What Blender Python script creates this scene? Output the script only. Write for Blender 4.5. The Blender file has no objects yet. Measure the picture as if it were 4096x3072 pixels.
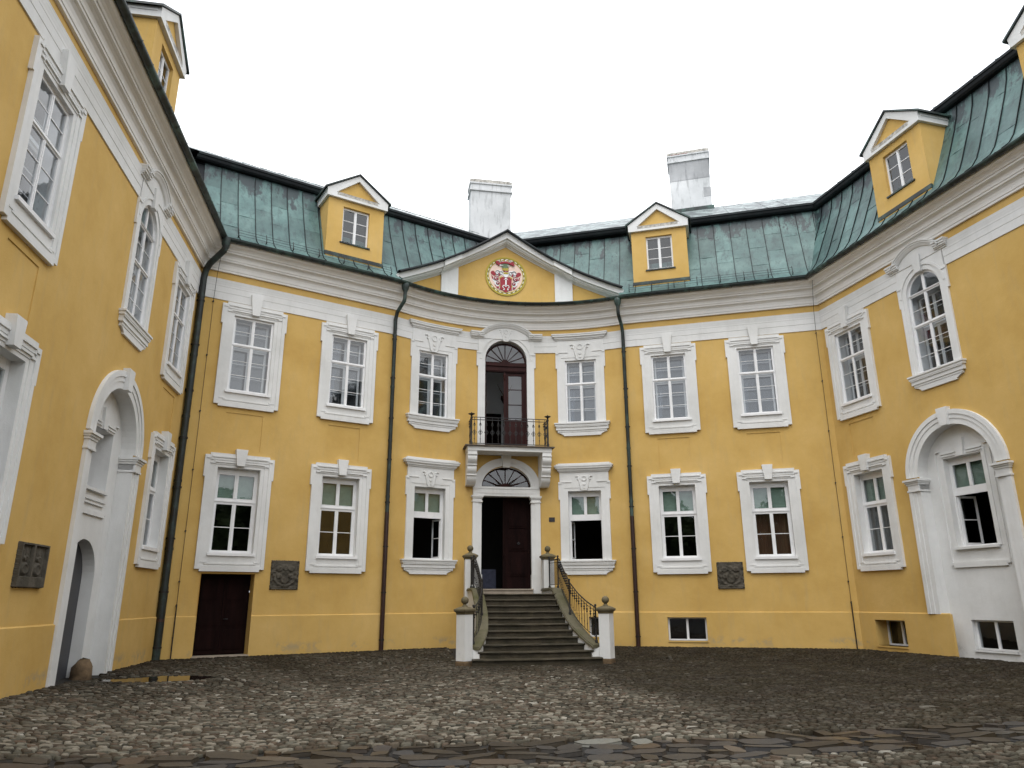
import bpy, math, random
import numpy as np
from math import sin, cos, pi, sqrt, atan2, radians
from mathutils import Matrix, Vector
random.seed(7); rng = np.random.default_rng(7)
scene = bpy.context.scene
COL = scene.collection

# ------------------------------------------------------------------ camera
cd = bpy.data.cameras.new("camera"); cam = bpy.data.objects.new("camera", cd); COL.objects.link(cam)
cd.sensor_width = 36.0; cd.lens = 25.66; cd.clip_start = 0.1; cd.clip_end = 3000
_r = Vector((0.98443548, -0.17569809, -0.00411952)); _u = Vector((-0.04600905, -0.28026949, 0.95881812)); _f = Vector((0.16961709, 0.94370504, 0.28399093))
cam.matrix_world = Matrix(((_r.x, _u.x, -_f.x, -4.796), (_r.y, _u.y, -_f.y, -26.689), (_r.z, _u.z, -_f.z, 1.625), (0, 0, 0, 1)))
scene.camera = cam

# ------------------------------------------------------------------ sky: bright even overcast
world = bpy.data.worlds.new("World"); scene.world = world; world.use_nodes = True
wn = world.node_tree.nodes; wl = world.node_tree.links; wn.clear()
w_out = wn.new("ShaderNodeOutputWorld"); w_bg = wn.new("ShaderNodeBackground")
sky = wn.new("ShaderNodeTexSky"); sky.sky_type = 'NISHITA'; sky.sun_disc = False
sky.sun_elevation = radians(58); sky.sun_rotation = radians(200); sky.air_density = 1.0; sky.dust_density = 3.0
w_hsv = wn.new("ShaderNodeHueSaturation"); w_hsv.inputs['Saturation'].default_value = 0.25
w_sc = wn.new("ShaderNodeVectorMath"); w_sc.operation = 'SCALE'; w_sc.inputs['Scale'].default_value = 0.10
w_tc = wn.new("ShaderNodeTexCoord"); w_ns = wn.new("ShaderNodeTexNoise"); w_ns.inputs['Scale'].default_value = 1.7; w_ns.inputs['Detail'].default_value = 4
w_cr = wn.new("ShaderNodeValToRGB"); w_cr.color_ramp.elements[0].color = (1.32, 1.40, 1.52, 1); w_cr.color_ramp.elements[1].color = (1.75, 1.77, 1.80, 1)
w_cr.color_ramp.elements[0].position = 0.3; w_cr.color_ramp.elements[1].position = 0.7
w_mx = wn.new("ShaderNodeMix"); w_mx.data_type = 'RGBA'; w_mx.inputs[0].default_value = 0.88      # cloud cover over the clear sky
wl.new(sky.outputs[0], w_hsv.inputs['Color']); wl.new(w_hsv.outputs[0], w_sc.inputs[0]); wl.new(w_tc.outputs['Generated'], w_ns.inputs['Vector'])
wl.new(w_ns.outputs[0], w_cr.inputs[0]); wl.new(w_sc.outputs[0], w_mx.inputs[6]); wl.new(w_cr.outputs[0], w_mx.inputs[7])
wl.new(w_mx.outputs[2], w_bg.inputs['Color']); w_bg.inputs['Strength'].default_value = 1.0
wl.new(w_bg.outputs[0], w_out.inputs['Surface'])

# ------------------------------------------------------------------ sun behind cloud
sd = bpy.data.lights.new("sun", 'SUN'); sd.energy = 0.9; sd.angle = radians(30); sd.color = (1.0, 0.97, 0.92)
sun = bpy.data.objects.new("sun", sd); COL.objects.link(sun)
sun.rotation_euler = Vector((0.30, 0.80, -1.45)).to_track_quat('-Z', 'Y').to_euler()

scene.view_settings.view_transform = 'Standard'; scene.view_settings.look = 'None'
scene.view_settings.exposure = 0.38; scene.view_settings.gamma = 1.0; scene.view_settings.use_curve_mapping = False
scene.render.engine = 'CYCLES'; scene.cycles.transparent_max_bounces = 24; scene.cycles.max_bounces = 8

# ================================================================== materials
def new_mat(name):
    m = bpy.data.materials.new(name); m.use_nodes = True
    n = m.node_tree.nodes; b = n["Principled BSDF"]; return m, n, m.node_tree.links, b
def pos(n, l, sc=(1, 1, 1)):
    g = n.new("ShaderNodeNewGeometry"); mp = n.new("ShaderNodeMapping"); mp.inputs['Scale'].default_value = sc
    l.new(g.outputs['Position'], mp.inputs['Vector']); return mp.outputs[0]
def noise(n, l, vec, scale, detail=4, rough=0.55):
    t = n.new("ShaderNodeTexNoise"); t.inputs['Scale'].default_value = scale; t.inputs['Detail'].default_value = detail; t.inputs['Roughness'].default_value = rough
    l.new(vec, t.inputs['Vector']); return t.outputs[0]
def ramp(n, l, fac, stops):
    r = n.new("ShaderNodeValToRGB"); e = r.color_ramp.elements
    while len(e) < len(stops): e.new(0.5)
    for k, (p, c) in enumerate(stops):
        e[k].position = p; e[k].color = tuple(c) + (1,) if len(c) == 3 else c
    l.new(fac, r.inputs[0]); return r.outputs[0]
def g1(v): return (v, v, v)
def mixc(n, l, fac, a, b, mode='MIX'):
    m = n.new("ShaderNodeMix"); m.data_type = 'RGBA'; m.blend_type = mode
    for sock, v in ((m.inputs[0], fac), (m.inputs[6], a), (m.inputs[7], b)):
        if isinstance(v, (int, float)): sock.default_value = v
        elif isinstance(v, tuple): sock.default_value = v + (1,)
        else: l.new(v, sock)
    return m.outputs[2]
def math_(n, l, op, a, b=None):
    m = n.new("ShaderNodeMath"); m.operation = op
    for k, v in enumerate((a, b)):
        if v is None: continue
        if isinstance(v, (int, float)): m.inputs[k].default_value = v
        else: l.new(v, m.inputs[k])
    return m.outputs[0]
def bump(n, l, b, h, strength, dist=0.02):
    k = n.new("ShaderNodeBump"); k.inputs['Strength'].default_value = strength; k.inputs['Distance'].default_value = dist
    l.new(h, k.inputs['Height']); l.new(k.outputs[0], b.inputs['Normal'])
def simple(name, col, rough=0.6, var=0.18, scale=3.0, metal=0.0, bmp=0.0, bscale=40, zs=1.0):
    m, n, l, b = new_mat(name)
    v = pos(n, l, (1, 1, zs)); f = noise(n, l, v, scale)
    lo = tuple(c * (1 - var) for c in col); hi = tuple(min(1, c * (1 + var)) for c in col)
    l.new(ramp(n, l, f, [(0.3, lo), (0.7, hi)]), b.inputs['Base Color'])
    b.inputs['Roughness'].default_value = rough; b.inputs['Metallic'].default_value = metal
    if bmp: bump(n, l, b, noise(n, l, v, bscale, 3), bmp)
    return m

def plaster(name, c1, c2, c3, dirt, ground=True, streak=0.0):
    m, n, l, b = new_mat(name)
    v = pos(n, l); vs = pos(n, l, (1.6, 1.6, 0.25))
    col = ramp(n, l, noise(n, l, v, 0.55, 6, 0.6), [(0.32, c1), (0.5, c2), (0.7, c3)])
    col = mixc(n, l, ramp(n, l, noise(n, l, v, 2.6, 5, 0.65), [(0.35, g1(0.0)), (0.75, g1(0.35))]), col, c1)
    if streak:
        col = mixc(n, l, ramp(n, l, noise(n, l, vs, 3.0, 6, 0.7), [(0.52, g1(0)), (0.8, g1(streak))]), col, dirt)
    if ground:                                            # rising damp: ragged grey patches just above the cobbles
        g = n.new("ShaderNodeNewGeometry"); sx = n.new("ShaderNodeSeparateXYZ"); l.new(g.outputs['Position'], sx.inputs[0])
        band = ramp(n, l, sx.outputs[2], [(0.0, g1(0.35)), (0.10, g1(0.55)), (0.24, g1(1)), (0.42, g1(0))])
        pn = ramp(n, l, noise(n, l, v, 1.3, 7, 0.7), [(0.55, g1(0)), (0.62, g1(0.6))])
        col = mixc(n, l, math_(n, l, 'MULTIPLY', band, pn), col, dirt)
    l.new(col, b.inputs['Base Color']); b.inputs['Roughness'].default_value = 0.85; b.inputs['Specular IOR Level'].default_value = 0.2
    hh = math_(n, l, 'ADD', noise(n, l, v, 55, 3), math_(n, l, 'MULTIPLY', noise(n, l, v, 7, 3), 1.5))
    bump(n, l, b, hh, 0.25, 0.012)
    return m
YEL = plaster("yellow_plaster", (.535, .338, .098), (.605, .397, .128), (.655, .443, .160), (.33, .29, .20), True, .22)
WHT = plaster("white_plaster", (.64, .64, .62), (.735, .735, .72), (.79, .79, .78), (.42, .41, .39), True, .22)
WHC = plaster("cornice_plaster", (.74, .725, .69), (.81, .795, .76), (.85, .84, .81), (.50, .47, .41), False, 0.15)
CHIM = plaster("chimney_plaster", (.52, .53, .53), (.64, .648, .65), (.73, .735, .735), (.20, .205, .205), False, 1.0)
CHIMG = plaster("bare_chimney_render", (.31, .315, .32), (.41, .415, .42), (.50, .505, .51), (.13, .135, .14), False, .9)
GRN = simple("weathered_sill_plaster", (.42, .40, .36), .9, .5, 9)
PAINT = simple("white_joinery_paint", (.80, .80, .80), .4, .05, 4)
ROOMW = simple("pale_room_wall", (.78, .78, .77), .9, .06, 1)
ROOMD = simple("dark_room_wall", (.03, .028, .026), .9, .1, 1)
IRON = simple("black_iron", (.009, .008, .008), .55, .4, 30, 0.0)
WOOD = simple("dark_brown_wood", (.009, .003, .0026), .9, .5, 5, 0, .2, 30, .15)
WOOD2 = simple("brown_balcony_door_wood", (.030, .009, .008), .5, .4, 5, 0, .2, 30, .15)
for _m in (WOOD, WOOD2): _m.node_tree.nodes["Principled BSDF"].inputs['Specular IOR Level'].default_value = .12
GREYD = simple("grey_door_paint", (.055, .056, .062), .5, .12, 2)
PIPEB = simple("brown_painted_pipe", (.030, .012, .009), .4, .4, 6)
PIPEG = None
CLOTH = simple("blue_grey_cloth", (.05, .055, .085), .9, .2, 8)
BONE = simple("antler_bone", (.16, .10, .06), .7, .3, 12)
BROWNC = simple("brown_curtain", (.10, .045, .02), .9, .2, 2, 0, 0, 40, .1)
NETC = simple("net_curtain", (.55, .56, .57), .95, .2, 4, 0, 0, 40, .05)
GREYC = simple("grey_curtain", (.16, .17, .17), .95, .5, 7, 0, 0, 40, .03)
SANDS = simple("sandstone_guard", (.13, .085, .045), .9, .4, 6, 0, .5, 25)
THRESH = simple("threshold_stone", (.36, .30, .235), .75, .15, 5, 0, .2, 60)
BLACK = simple("dark_plate_metal", (.02, .015, .016), .4, .3, 20)

def copper(name, tones, dark, dark_amt, obj_rand=True):
    m, n, l, b = new_mat(name)
    v = pos(n, l); vs = pos(n, l, (2.2, 2.2, 0.35))
    base = ramp(n, l, noise(n, l, v, 1.2, 6, 0.62), [(0.28, tones[0]), (0.5, tones[1]), (0.72, tones[2])])
    if obj_rand:
        oi = n.new("ShaderNodeObjectInfo")
        base = mixc(n, l, 0.75, base, ramp(n, l, oi.outputs['Random'], [(0.0, g1(.62)), (0.5, g1(.95)), (1.0, g1(1.25))]), 'MULTIPLY')
    st = ramp(n, l, noise(n, l, vs, 2.4, 7, 0.72), [(0.50, g1(0)), (0.64, g1(dark_amt))])
    base = mixc(n, l, st, base, dark)
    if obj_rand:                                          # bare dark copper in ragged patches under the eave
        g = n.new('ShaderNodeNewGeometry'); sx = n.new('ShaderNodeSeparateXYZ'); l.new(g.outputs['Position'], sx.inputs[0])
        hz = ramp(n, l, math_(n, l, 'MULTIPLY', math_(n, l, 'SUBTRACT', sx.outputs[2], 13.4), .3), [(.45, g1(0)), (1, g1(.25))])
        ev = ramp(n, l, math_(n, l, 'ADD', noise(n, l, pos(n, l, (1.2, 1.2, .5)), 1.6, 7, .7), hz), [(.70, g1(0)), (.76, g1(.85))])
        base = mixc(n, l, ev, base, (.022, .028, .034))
    sp = ramp(n, l, noise(n, l, v, 5.0, 5, 0.7), [(0.63, g1(0)), (0.69, g1(.6))])
    base = mixc(n, l, sp, base, dark)
    l.new(base, b.inputs['Base Color']); b.inputs['Roughness'].default_value = 0.5; b.inputs['Metallic'].default_value = 0.0
    bump(n, l, b, noise(n, l, v, 4, 4), 0.25, 0.04)
    return m
COPG = copper("green_copper_patina", [(.052, .100, .096), (.080, .152, .143), (.130, .222, .205)], (.024, .036, .040), .46)
COPU = copper("pale_upper_copper", [(.25, .31, .30), (.32, .385, .37), (.39, .455, .44)], (.07, .09, .09), .4)
COPU.node_tree.nodes["Principled BSDF"].inputs['Roughness'].default_value = 0.42
COPD = copper("dark_copper_eave_shade", [(.004, .006, .008), (.007, .010, .012), (.015, .026, .026)], (.003, .004, .005), .7, False)  # near-black: shade of the eave soffit put into the copper colour
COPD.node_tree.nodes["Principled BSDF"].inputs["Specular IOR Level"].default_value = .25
COPE = copper("gutter_copper", [(.008, .011, .011), (.016, .028, .025), (.075, .15, .125)], (.006, .007, .007), .95, False)
PIPEG = copper("drainpipe_copper", [(.008, .011, .010), (.012, .021, .019), (.055, .10, .085)], (.007, .006, .006), .95, False)

def stone(name, c1, c2, moss, mossamt, rough=.8, mscale=1.6):
    m, n, l, b = new_mat(name); v = pos(n, l)
    col = ramp(n, l, noise(n, l, v, 3.5, 7, .65), [(.3, c1), (.7, c2)])
    col = mixc(n, l, ramp(n, l, noise(n, l, v, mscale, 6, .65), [(.45, g1(0)), (.65, g1(mossamt))]), col, moss)
    oi = n.new("ShaderNodeObjectInfo")
    col = mixc(n, l, .5, col, ramp(n, l, oi.outputs['Random'], [(0, g1(.75)), (1, g1(1.25))]), 'MULTIPLY')
    l.new(col, b.inputs['Base Color']); b.inputs['Roughness'].default_value = rough
    bump(n, l, b, noise(n, l, v, 28, 5, .65), .45, .02)
    return m
STEP = stone("wet_step_stone", (.031, .025, .015), (.072, .058, .036), (.020, .019, .008), .65, .6)
STEP.node_tree.nodes["Principled BSDF"].inputs["Specular IOR Level"].default_value = .3
COPI = stone("mossy_coping_stone", (.085, .075, .042), (.135, .12, .075), (.060, .058, .012), .95, .7, 1.1)
CAPS = stone("pillar_cap_stone", (.10, .080, .042), (.16, .13, .072), (.085, .078, .034), .4, .8)
CARV = stone("carved_brown_stone", (.050, .043, .032), (.11, .095, .072), (.035, .032, .02), .6, .9, 4)

def flat(name, c, rough=.6):
    return simple(name, c, rough, .07, 8)
E_RED = flat("heraldic_red", (.30, .008, .022)); E_PNK = flat("pale_pink_field", (.80, .60, .50)); E_GLD = flat("olive_gold", (.42, .33, .03))
E_WHT = flat("heraldic_white", (.80, .80, .80)); E_GRN = flat("basket_green", (.11, .16, .085)); E_BLK = flat("heraldic_black", (.03, .03, .04))

def glass_mat(name, tint, refl=1.0):
    m = bpy.data.materials.new(name); m.use_nodes = True; n = m.node_tree.nodes; l = m.node_tree.links; n.clear()
    o = n.new("ShaderNodeOutputMaterial"); t = n.new("ShaderNodeBsdfTransparent"); t.inputs[0].default_value = tint + (1,)
    g = n.new("ShaderNodeBsdfGlossy"); g.inputs['Roughness'].default_value = 0.015; g.inputs['Color'].default_value = (1, 1, 1, 1)
    f = n.new("ShaderNodeLayerWeight"); f.inputs['Blend'].default_value = 0.5
    k = math_(n, l, 'MULTIPLY', math_(n, l, 'POWER', f.outputs['Facing'], 5.0), .90); k2 = math_(n, l, 'ADD', k, .095 * refl)
    v = pos(n, l); bp = n.new("ShaderNodeBump"); bp.inputs['Strength'].default_value = .04; bp.inputs['Distance'].default_value = .05
    l.new(noise(n, l, v, 2.5, 2), bp.inputs['Height']); l.new(bp.outputs[0], g.inputs['Normal'])
    x = n.new("ShaderNodeMixShader"); l.new(k2, x.inputs[0]); l.new(t.outputs[0], x.inputs[1]); l.new(g.outputs[0], x.inputs[2]); l.new(x.outputs[0], o.inputs[0])
    return m
GLASS = glass_mat("window_glass", (.76, .79, .81), .80)
GLASS2 = glass_mat("inner_window_glass", (.42, .45, .50), .85)  # second glazing; gloom of the rooms put into its dark tint
BLIND = simple("pale_green_blind", (.30, .42, .33), .7, .1, 6)

def cobble_mat(name, tones, moss, rough):
    m, n, l, b = new_mat(name)
    at = n.new("ShaderNodeAttribute"); at.attribute_name = "tone"
    mo = n.new("ShaderNodeAttribute"); mo.attribute_name = "moss"
    col = ramp(n, l, at.outputs['Fac'], tones)
    v = pos(n, l)
    col = mixc(n, l, .6, col, ramp(n, l, noise(n, l, v, 30, 4), [(.3, g1(.7)), (.7, g1(1.25))]), 'MULTIPLY')
    mf = math_(n, l, 'MULTIPLY', mo.outputs['Fac'], ramp(n, l, noise(n, l, v, 2.2, 6, .7), [(.25, g1(.6)), (.6, g1(1))]))
    mc = ramp(n, l, noise(n, l, v, 1.1, 4), [(.35, moss[0]), (.65, moss[1])])
    col = mixc(n, l, mf, col, mc)
    l.new(col, b.inputs['Base Color']); 
    l.new(ramp(n, l, noise(n, l, v, 1.5, 4), [(.3, g1(rough - .12)), (.7, g1(rough + .15))]), b.inputs['Roughness'])
    b.inputs['Specular IOR Level'].default_value = .2
    bump(n, l, b, noise(n, l, v, 60, 4), .3, .01)
    return m
COB = cobble_mat("wet_cobble_stone", [(0, (.010, .0072, .004)), (.16, (.030, .0225, .0135)), (.26, (.040, .038, .028)), (.36, (.058, .041, .027)), (.46, (.078, .073, .054)), (.55, (.062, .045, .029)), (.64, (.110, .102, .078)), (.73, (.098, .066, .045)), (.82, (.15, .139, .107)), (.90, (.20, .175, .135)), (1, (.36, .34, .29))],
                 [(.0095, .0056, .0020), (.0175, .0128, .0044)], .72)
FLAG = cobble_mat("wet_flag_stone", [(0, (.024, .018, .012)), (.4, (.052, .042, .030)), (.7, (.040, .041, .044)), (.85, (.075, .050, .030)), (1, (.17, .17, .15))],
                  [(.02, .014, .008), (.035, .028, .016)], .42)
DIRT = simple("dark_joint_earth", (.011, .0085, .0055), .9, .4, 3, 0, .5, 40)
WATER = None
m_, n_, l_, b_ = new_mat("puddle_water"); b_.inputs['Base Color'].default_value = (.012, .010, .007, 1); b_.inputs['Roughness'].default_value = .03; b_.inputs['IOR'].default_value = 1.33
b_.inputs['Specular IOR Level'].default_value = 1.0
WATER = m_
m_, n_, l_, b_ = new_mat("woodland_leaf"); _v = pos(n_, l_)
l_.new(ramp(n_, l_, noise(n_, l_, _v, .6, 5), [(.3, (.03, .05, .015)), (.7, (.07, .11, .03))]), b_.inputs['Base Color']); b_.inputs['Roughness'].default_value = .7
LEAFM = m_

# ================================================================== mesh builder
def obj(name, mb, mat, parent=None, smooth=False):
    me = bpy.data.meshes.new(name)
    off = parent_world(parent) if parent else None
    vs = mb.v if off is None else [(x - off[0], y - off[1], z - off[2]) for x, y, z in mb.v]
    me.from_pydata(vs, [], mb.f)
    mats = mat if isinstance(mat, (list, tuple)) else [mat]
    for m in mats: me.materials.append(m)
    if any(mb.m): me.polygons.foreach_set('material_index', mb.m)
    if smooth or mb.smooth: me.polygons.foreach_set('use_smooth', [bool(smooth or s) for s in mb.sm])
    me.update(); o = bpy.data.objects.new(name, me); COL.objects.link(o)
    if parent: o.parent = parent
    return o
_pw = {}
def parent_world(p):
    x = y = z = 0.0
    while p is not None:
        x += p.location.x; y += p.location.y; z += p.location.z; p = p.parent
    return (x, y, z)
def empty(name, loc, label=None, cat=None, group=None, kind=None):
    o = bpy.data.objects.new(name, None); COL.objects.link(o); o.location = loc; o.empty_display_size = .3
    tag(o, label, cat, group, kind); return o
def tag(o, label=None, cat=None, group=None, kind=None):
    if label: o['label'] = label
    if cat: o['category'] = cat
    if group: o['group'] = group
    if kind: o['kind'] = kind
    return o

class MB:
    def __init__(s): s.v = []; s.f = []; s.m = []; s.sm = []; s.smooth = False; s.mi = 0
    def face(s, idx, smooth=False):
        s.f.append(idx); s.m.append(s.mi); s.sm.append(smooth)
        if smooth: s.smooth = True
    def add(s, vs, fs, smooth=False):
        k = len(s.v); s.v += [tuple(map(float, v)) for v in vs]
        for f in fs: s.face(tuple(i + k for i in f), smooth)
    def box(s, fr, s0, s1, z0, z1, o0, o1):
        n = max(1, int(math.ceil((s1 - s0) / fr.ds))) if fr.ds else 1
        vs = []; fs = []
        for i in range(n + 1):
            a = s0 + (s1 - s0) * i / n
            vs += [fr(a, z0, o0), fr(a, z1, o0), fr(a, z1, o1), fr(a, z0, o1)]
        for i in range(n):
            k = 4 * i
            for a, b in ((0, 1), (1, 2), (2, 3), (3, 0)): fs.append((k + a, k + b, k + 4 + b, k + 4 + a))
        fs += [(3, 2, 1, 0), (4 * n, 4 * n + 1, 4 * n + 2, 4 * n + 3)]
        s.add(vs, fs)
    def prism(s, fr, pts, o0, o1):
        n = len(pts); vs = [fr(a, z, o0) for a, z in pts] + [fr(a, z, o1) for a, z in pts]
        fs = [tuple(range(n))[::-1], tuple(range(n, 2 * n))] + [(i, (i + 1) % n, n + (i + 1) % n, n + i) for i in range(n)]
        s.add(vs, fs)
    def bar(s, fr, s0, z0, s1, z1, w, o0, o1):
        L = sqrt((s1 - s0) ** 2 + (z1 - z0) ** 2) or 1; nx, nz = -(z1 - z0) / L * w / 2, (s1 - s0) / L * w / 2
        s.prism(fr, [(s0 + nx, z0 + nz), (s0 - nx, z0 - nz), (s1 - nx, z1 - nz), (s1 + nx, z1 + nz)], o0, o1)
    def arc(s, fr, cs, cz, r0, r1, a0, a1, o0, o1, n=20, e=1.0):
        for i in range(n):
            t0, t1 = a0 + (a1 - a0) * i / n, a0 + (a1 - a0) * (i + 1) / n
            p = lambda r, t: (cs + r * cos(t), cz + r * sin(t) * e)
            s.prism(fr, [p(r0, t0), p(r1, t0), p(r1, t1), p(r0, t1)] if r0 > 1e-6 else [(cs, cz), p(r1, t0), p(r1, t1)], o0, o1)
    def arcsweep(s, fr, cs, cz, prof, a0, a1, n=20, e=1.0):
        """profile of (radius, out) swept round an arc on the wall"""
        k = len(prof); vs = []; fs = []
        for i in range(n + 1):
            t = a0 + (a1 - a0) * i / n
            for r, o in prof: vs.append(fr(cs + r * cos(t), cz + r * sin(t) * e, o))
        for i in range(n):
            for j in range(k):
                a, b = i * k + j, i * k + (j + 1) % k; fs.append((a, b, b + k, a + k))
        fs += [tuple(range(k))[::-1], tuple(n * k + j for j in range(k))]
        s.add(vs, fs)
    def tube(s, pts, r, n=8, smooth=True, cap=True):
        pts = [Vector(p) for p in pts]; vs = []; fs = []
        rr = r if isinstance(r, (list, tuple)) else [r] * len(pts)
        prev = None
        for i, p in enumerate(pts):
            d = (pts[min(i + 1, len(pts) - 1)] - pts[max(i - 1, 0)]).normalized()
            if prev is None: a = d.orthogonal().normalized()
            else: a = (prev - d * prev.dot(d)); a = a.normalized() if a.length > 1e-6 else d.orthogonal().normalized()
            prev = a; b = d.cross(a)
            for k in range(n):
                t = 2 * pi * k / n; vs.append(p + (a * cos(t) + b * sin(t)) * rr[i])
        for i in range(len(pts) - 1):
            for k in range(n): fs.append((i * n + k, i * n + (k + 1) % n, (i + 1) * n + (k + 1) % n, (i + 1) * n + k))
        s.add(vs, fs, smooth)
        if cap: s.add([vs[k] for k in range(n)] + [vs[(len(pts) - 1) * n + k] for k in range(n)], [tuple(range(n))[::-1], tuple(range(n, 2 * n))])
    def lathe(s, c, prof, n=16, smooth=True):
        vs = []; fs = []; k = len(prof)
        for i in range(n):
            t = 2 * pi * i / n
            for r, z in prof: vs.append((c[0] + r * cos(t), c[1] + r * sin(t), c[2] + z))
        for i in range(n):
            j = (i + 1) % n
            for q in range(k - 1): fs.append((i * k + q, j * k + q, j * k + q + 1, i * k + q + 1))
        s.add(vs, fs, smooth)
    def sq_lathe(s, c, prof, rot=0.0):
        """square profile: (half width, z)"""
        vs = []; fs = []
        for w, z in prof:
            for q in range(4):
                t = rot + pi / 4 + q * pi / 2; vs.append((c[0] + w * sqrt(2) * cos(t), c[1] + w * sqrt(2) * sin(t), c[2] + z))
        for i in range(len(prof) - 1):
            for q in range(4): fs.append((4 * i + q, 4 * i + (q + 1) % 4, 4 * i + 4 + (q + 1) % 4, 4 * i + 4 + q))
        fs += [(3, 2, 1, 0), tuple(4 * (len(prof) - 1) + q for q in range(4))]
        s.add(vs, fs)

class Fr:
    """plane wall frame: (distance along, height, out of the wall)"""
    ds = None
    def __init__(s, o, d, n): s.o = o; s.d = d; s.n = n
    def __call__(s, a, z, o=0.0): return (s.o[0] + s.d[0] * a + s.n[0] * o, s.o[1] + s.d[1] * a + s.n[1] * o, z)
class Arc:
    """concave centre bay: arc length from the middle"""
    ds = 0.30
    def __call__(s, a, z, o=0.0): return ((AR - o) * sin(a / AR), AYC + (AR - o) * cos(a / AR), z)
HB, SAG = 4.648, 1.42
AR = (HB * HB + SAG * SAG) / 2 / SAG; AYC = SAG - AR; AL = AR * math.asin(HB / AR)
B = (-11.108, -2.696); C = (-4.648, 0.0); D = (4.648, 0.0); E = (11.391, -3.167)
LW = Fr(B, (-.01183, -.99993), (.99993, -.01183)); LB = Fr(B, (.92284, .38517), (.38517, -.92284))
RB = Fr(D, (.90513, -.42513), (-.42513, -.90513)); RW = Fr(E, (.09455, -.99552), (-.99552, -.09455)); CE = Arc()
LBL, RBL = 7.0, 7.45
LWF = LW(22, 0)[:2]; RWF = RW(22, 0)[:2]
NA = 28
arcpts = [CE(-AL + 2 * AL * i / NA, 0)[:2] for i in range(1, NA)]
PATH = [LWF, B, C] + arcpts + [D, E, RWF]
PK = (0.0, 2.06)
RPATH = [LWF, B, PK, E, RWF]

def offs(path, o):
    P = [Vector(p) for p in path]; N = []
    for i in range(len(P) - 1):
        d = (P[i + 1] - P[i]).normalized(); N.append(Vector((d.y, -d.x)))
    out = []
    for i, p in enumerate(P):
        if i == 0: out.append(p + N[0] * o)
        elif i == len(P) - 1: out.append(p + N[-1] * o)
        else:
            m = N[i - 1] + N[i]; out.append(p + m * (o / (m.dot(N[i]))))
    return out
def sweep(mb, path, prof, i0, i1, closed=True, smooth=False):
    k = len(prof); cols = [offs(path, o) for o, z in prof]; vs = []; fs = []
    for i in range(i0, i1 + 1):
        for j, (o, z) in enumerate(prof): vs.append((cols[j][i].x, cols[j][i].y, z))
    for i in range(i1 - i0):
        for j in range(k if closed else k - 1):
            a, b = i * k + j, i * k + (j + 1) % k; fs.append((a, a + k, b + k, b))
    mb.add(vs, fs, smooth)
BPATH = [LWF, LW(5.30 + .95, 0)[:2], LW(5.30 - .95, 0)[:2], B, C] + [CE(q, 0)[:2] for q in sorted([-AL + 2 * AL * i / NA for i in range(1, NA)] + [-1.15, 1.15])] + [D, E, RW(4.82 - .95, 0)[:2], RW(4.82 + .95, 0)[:2], RWF]
WINGS = {}
iD = len(PATH) - 3
SPAN = {'L': (0, 1), 'M': (1, iD + 1), 'R': (iD + 1, iD + 2)}
RSPAN = {'L': (0, 1), 'M': (1, 3), 'R': (3, 4)}

# ================================================================== ground
def wall_d(x, y):
    d1 = (x - B[0]) * LW.n[0] + (y - B[1]) * LW.n[1]; d2 = (x - B[0]) * LB.n[0] + (y - B[1]) * LB.n[1]
    d3 = (x - D[0]) * RB.n[0] + (y - D[1]) * RB.n[1]; d4 = (x - E[0]) * RW.n[0] + (y - E[1]) * RW.n[1]
    dc = AR - np.sqrt(x * x + (y - AYC) ** 2); dmid = np.where((np.abs(x) < HB) & (y > -3.2), dc, np.where(np.abs(x) < HB, 4.0, np.where(x < 0, d2, d3)))
    return np.minimum(np.minimum(d1, d4), dmid)
def gz(x, y):
    x = np.asarray(x, float); y = np.asarray(y, float)
    t = np.clip((wall_d(x, y) - .3) / 3.4, 0, 1); z = -.21 * t * t * (3 - 2 * t)
    w = np.clip((1.5 - np.sqrt(((x + 9.65) / 1.5) ** 2 + ((y + 7.5) / .9) ** 2)) / .5, 0, 1); return z * (1 - w) - .085 * w

court = None
def build_ground():
    global court
    mb = MB(); xs = np.concatenate(([-400, -60, -20], np.arange(-14, 14.1, .5), [20, 60, 400])); ys = np.concatenate(([-400, -60, -34], np.arange(-30, 4.1, .5), [40, 400]))
    X, Y = np.meshgrid(xs, ys); Z = gz(X, Y) - .035
    vs = np.stack([X, Y, Z], -1).reshape(-1, 3); nx = len(xs); fs = []
    for j in range(len(ys) - 1):
        for i in range(nx - 1): fs.append((j * nx + i, j * nx + i + 1, (j + 1) * nx + i + 1, (j + 1) * nx + i))
    mb.add(vs.tolist(), fs); court = tag(obj('courtyard_ground', mb, DIRT), kind='structure')
build_ground()

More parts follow.
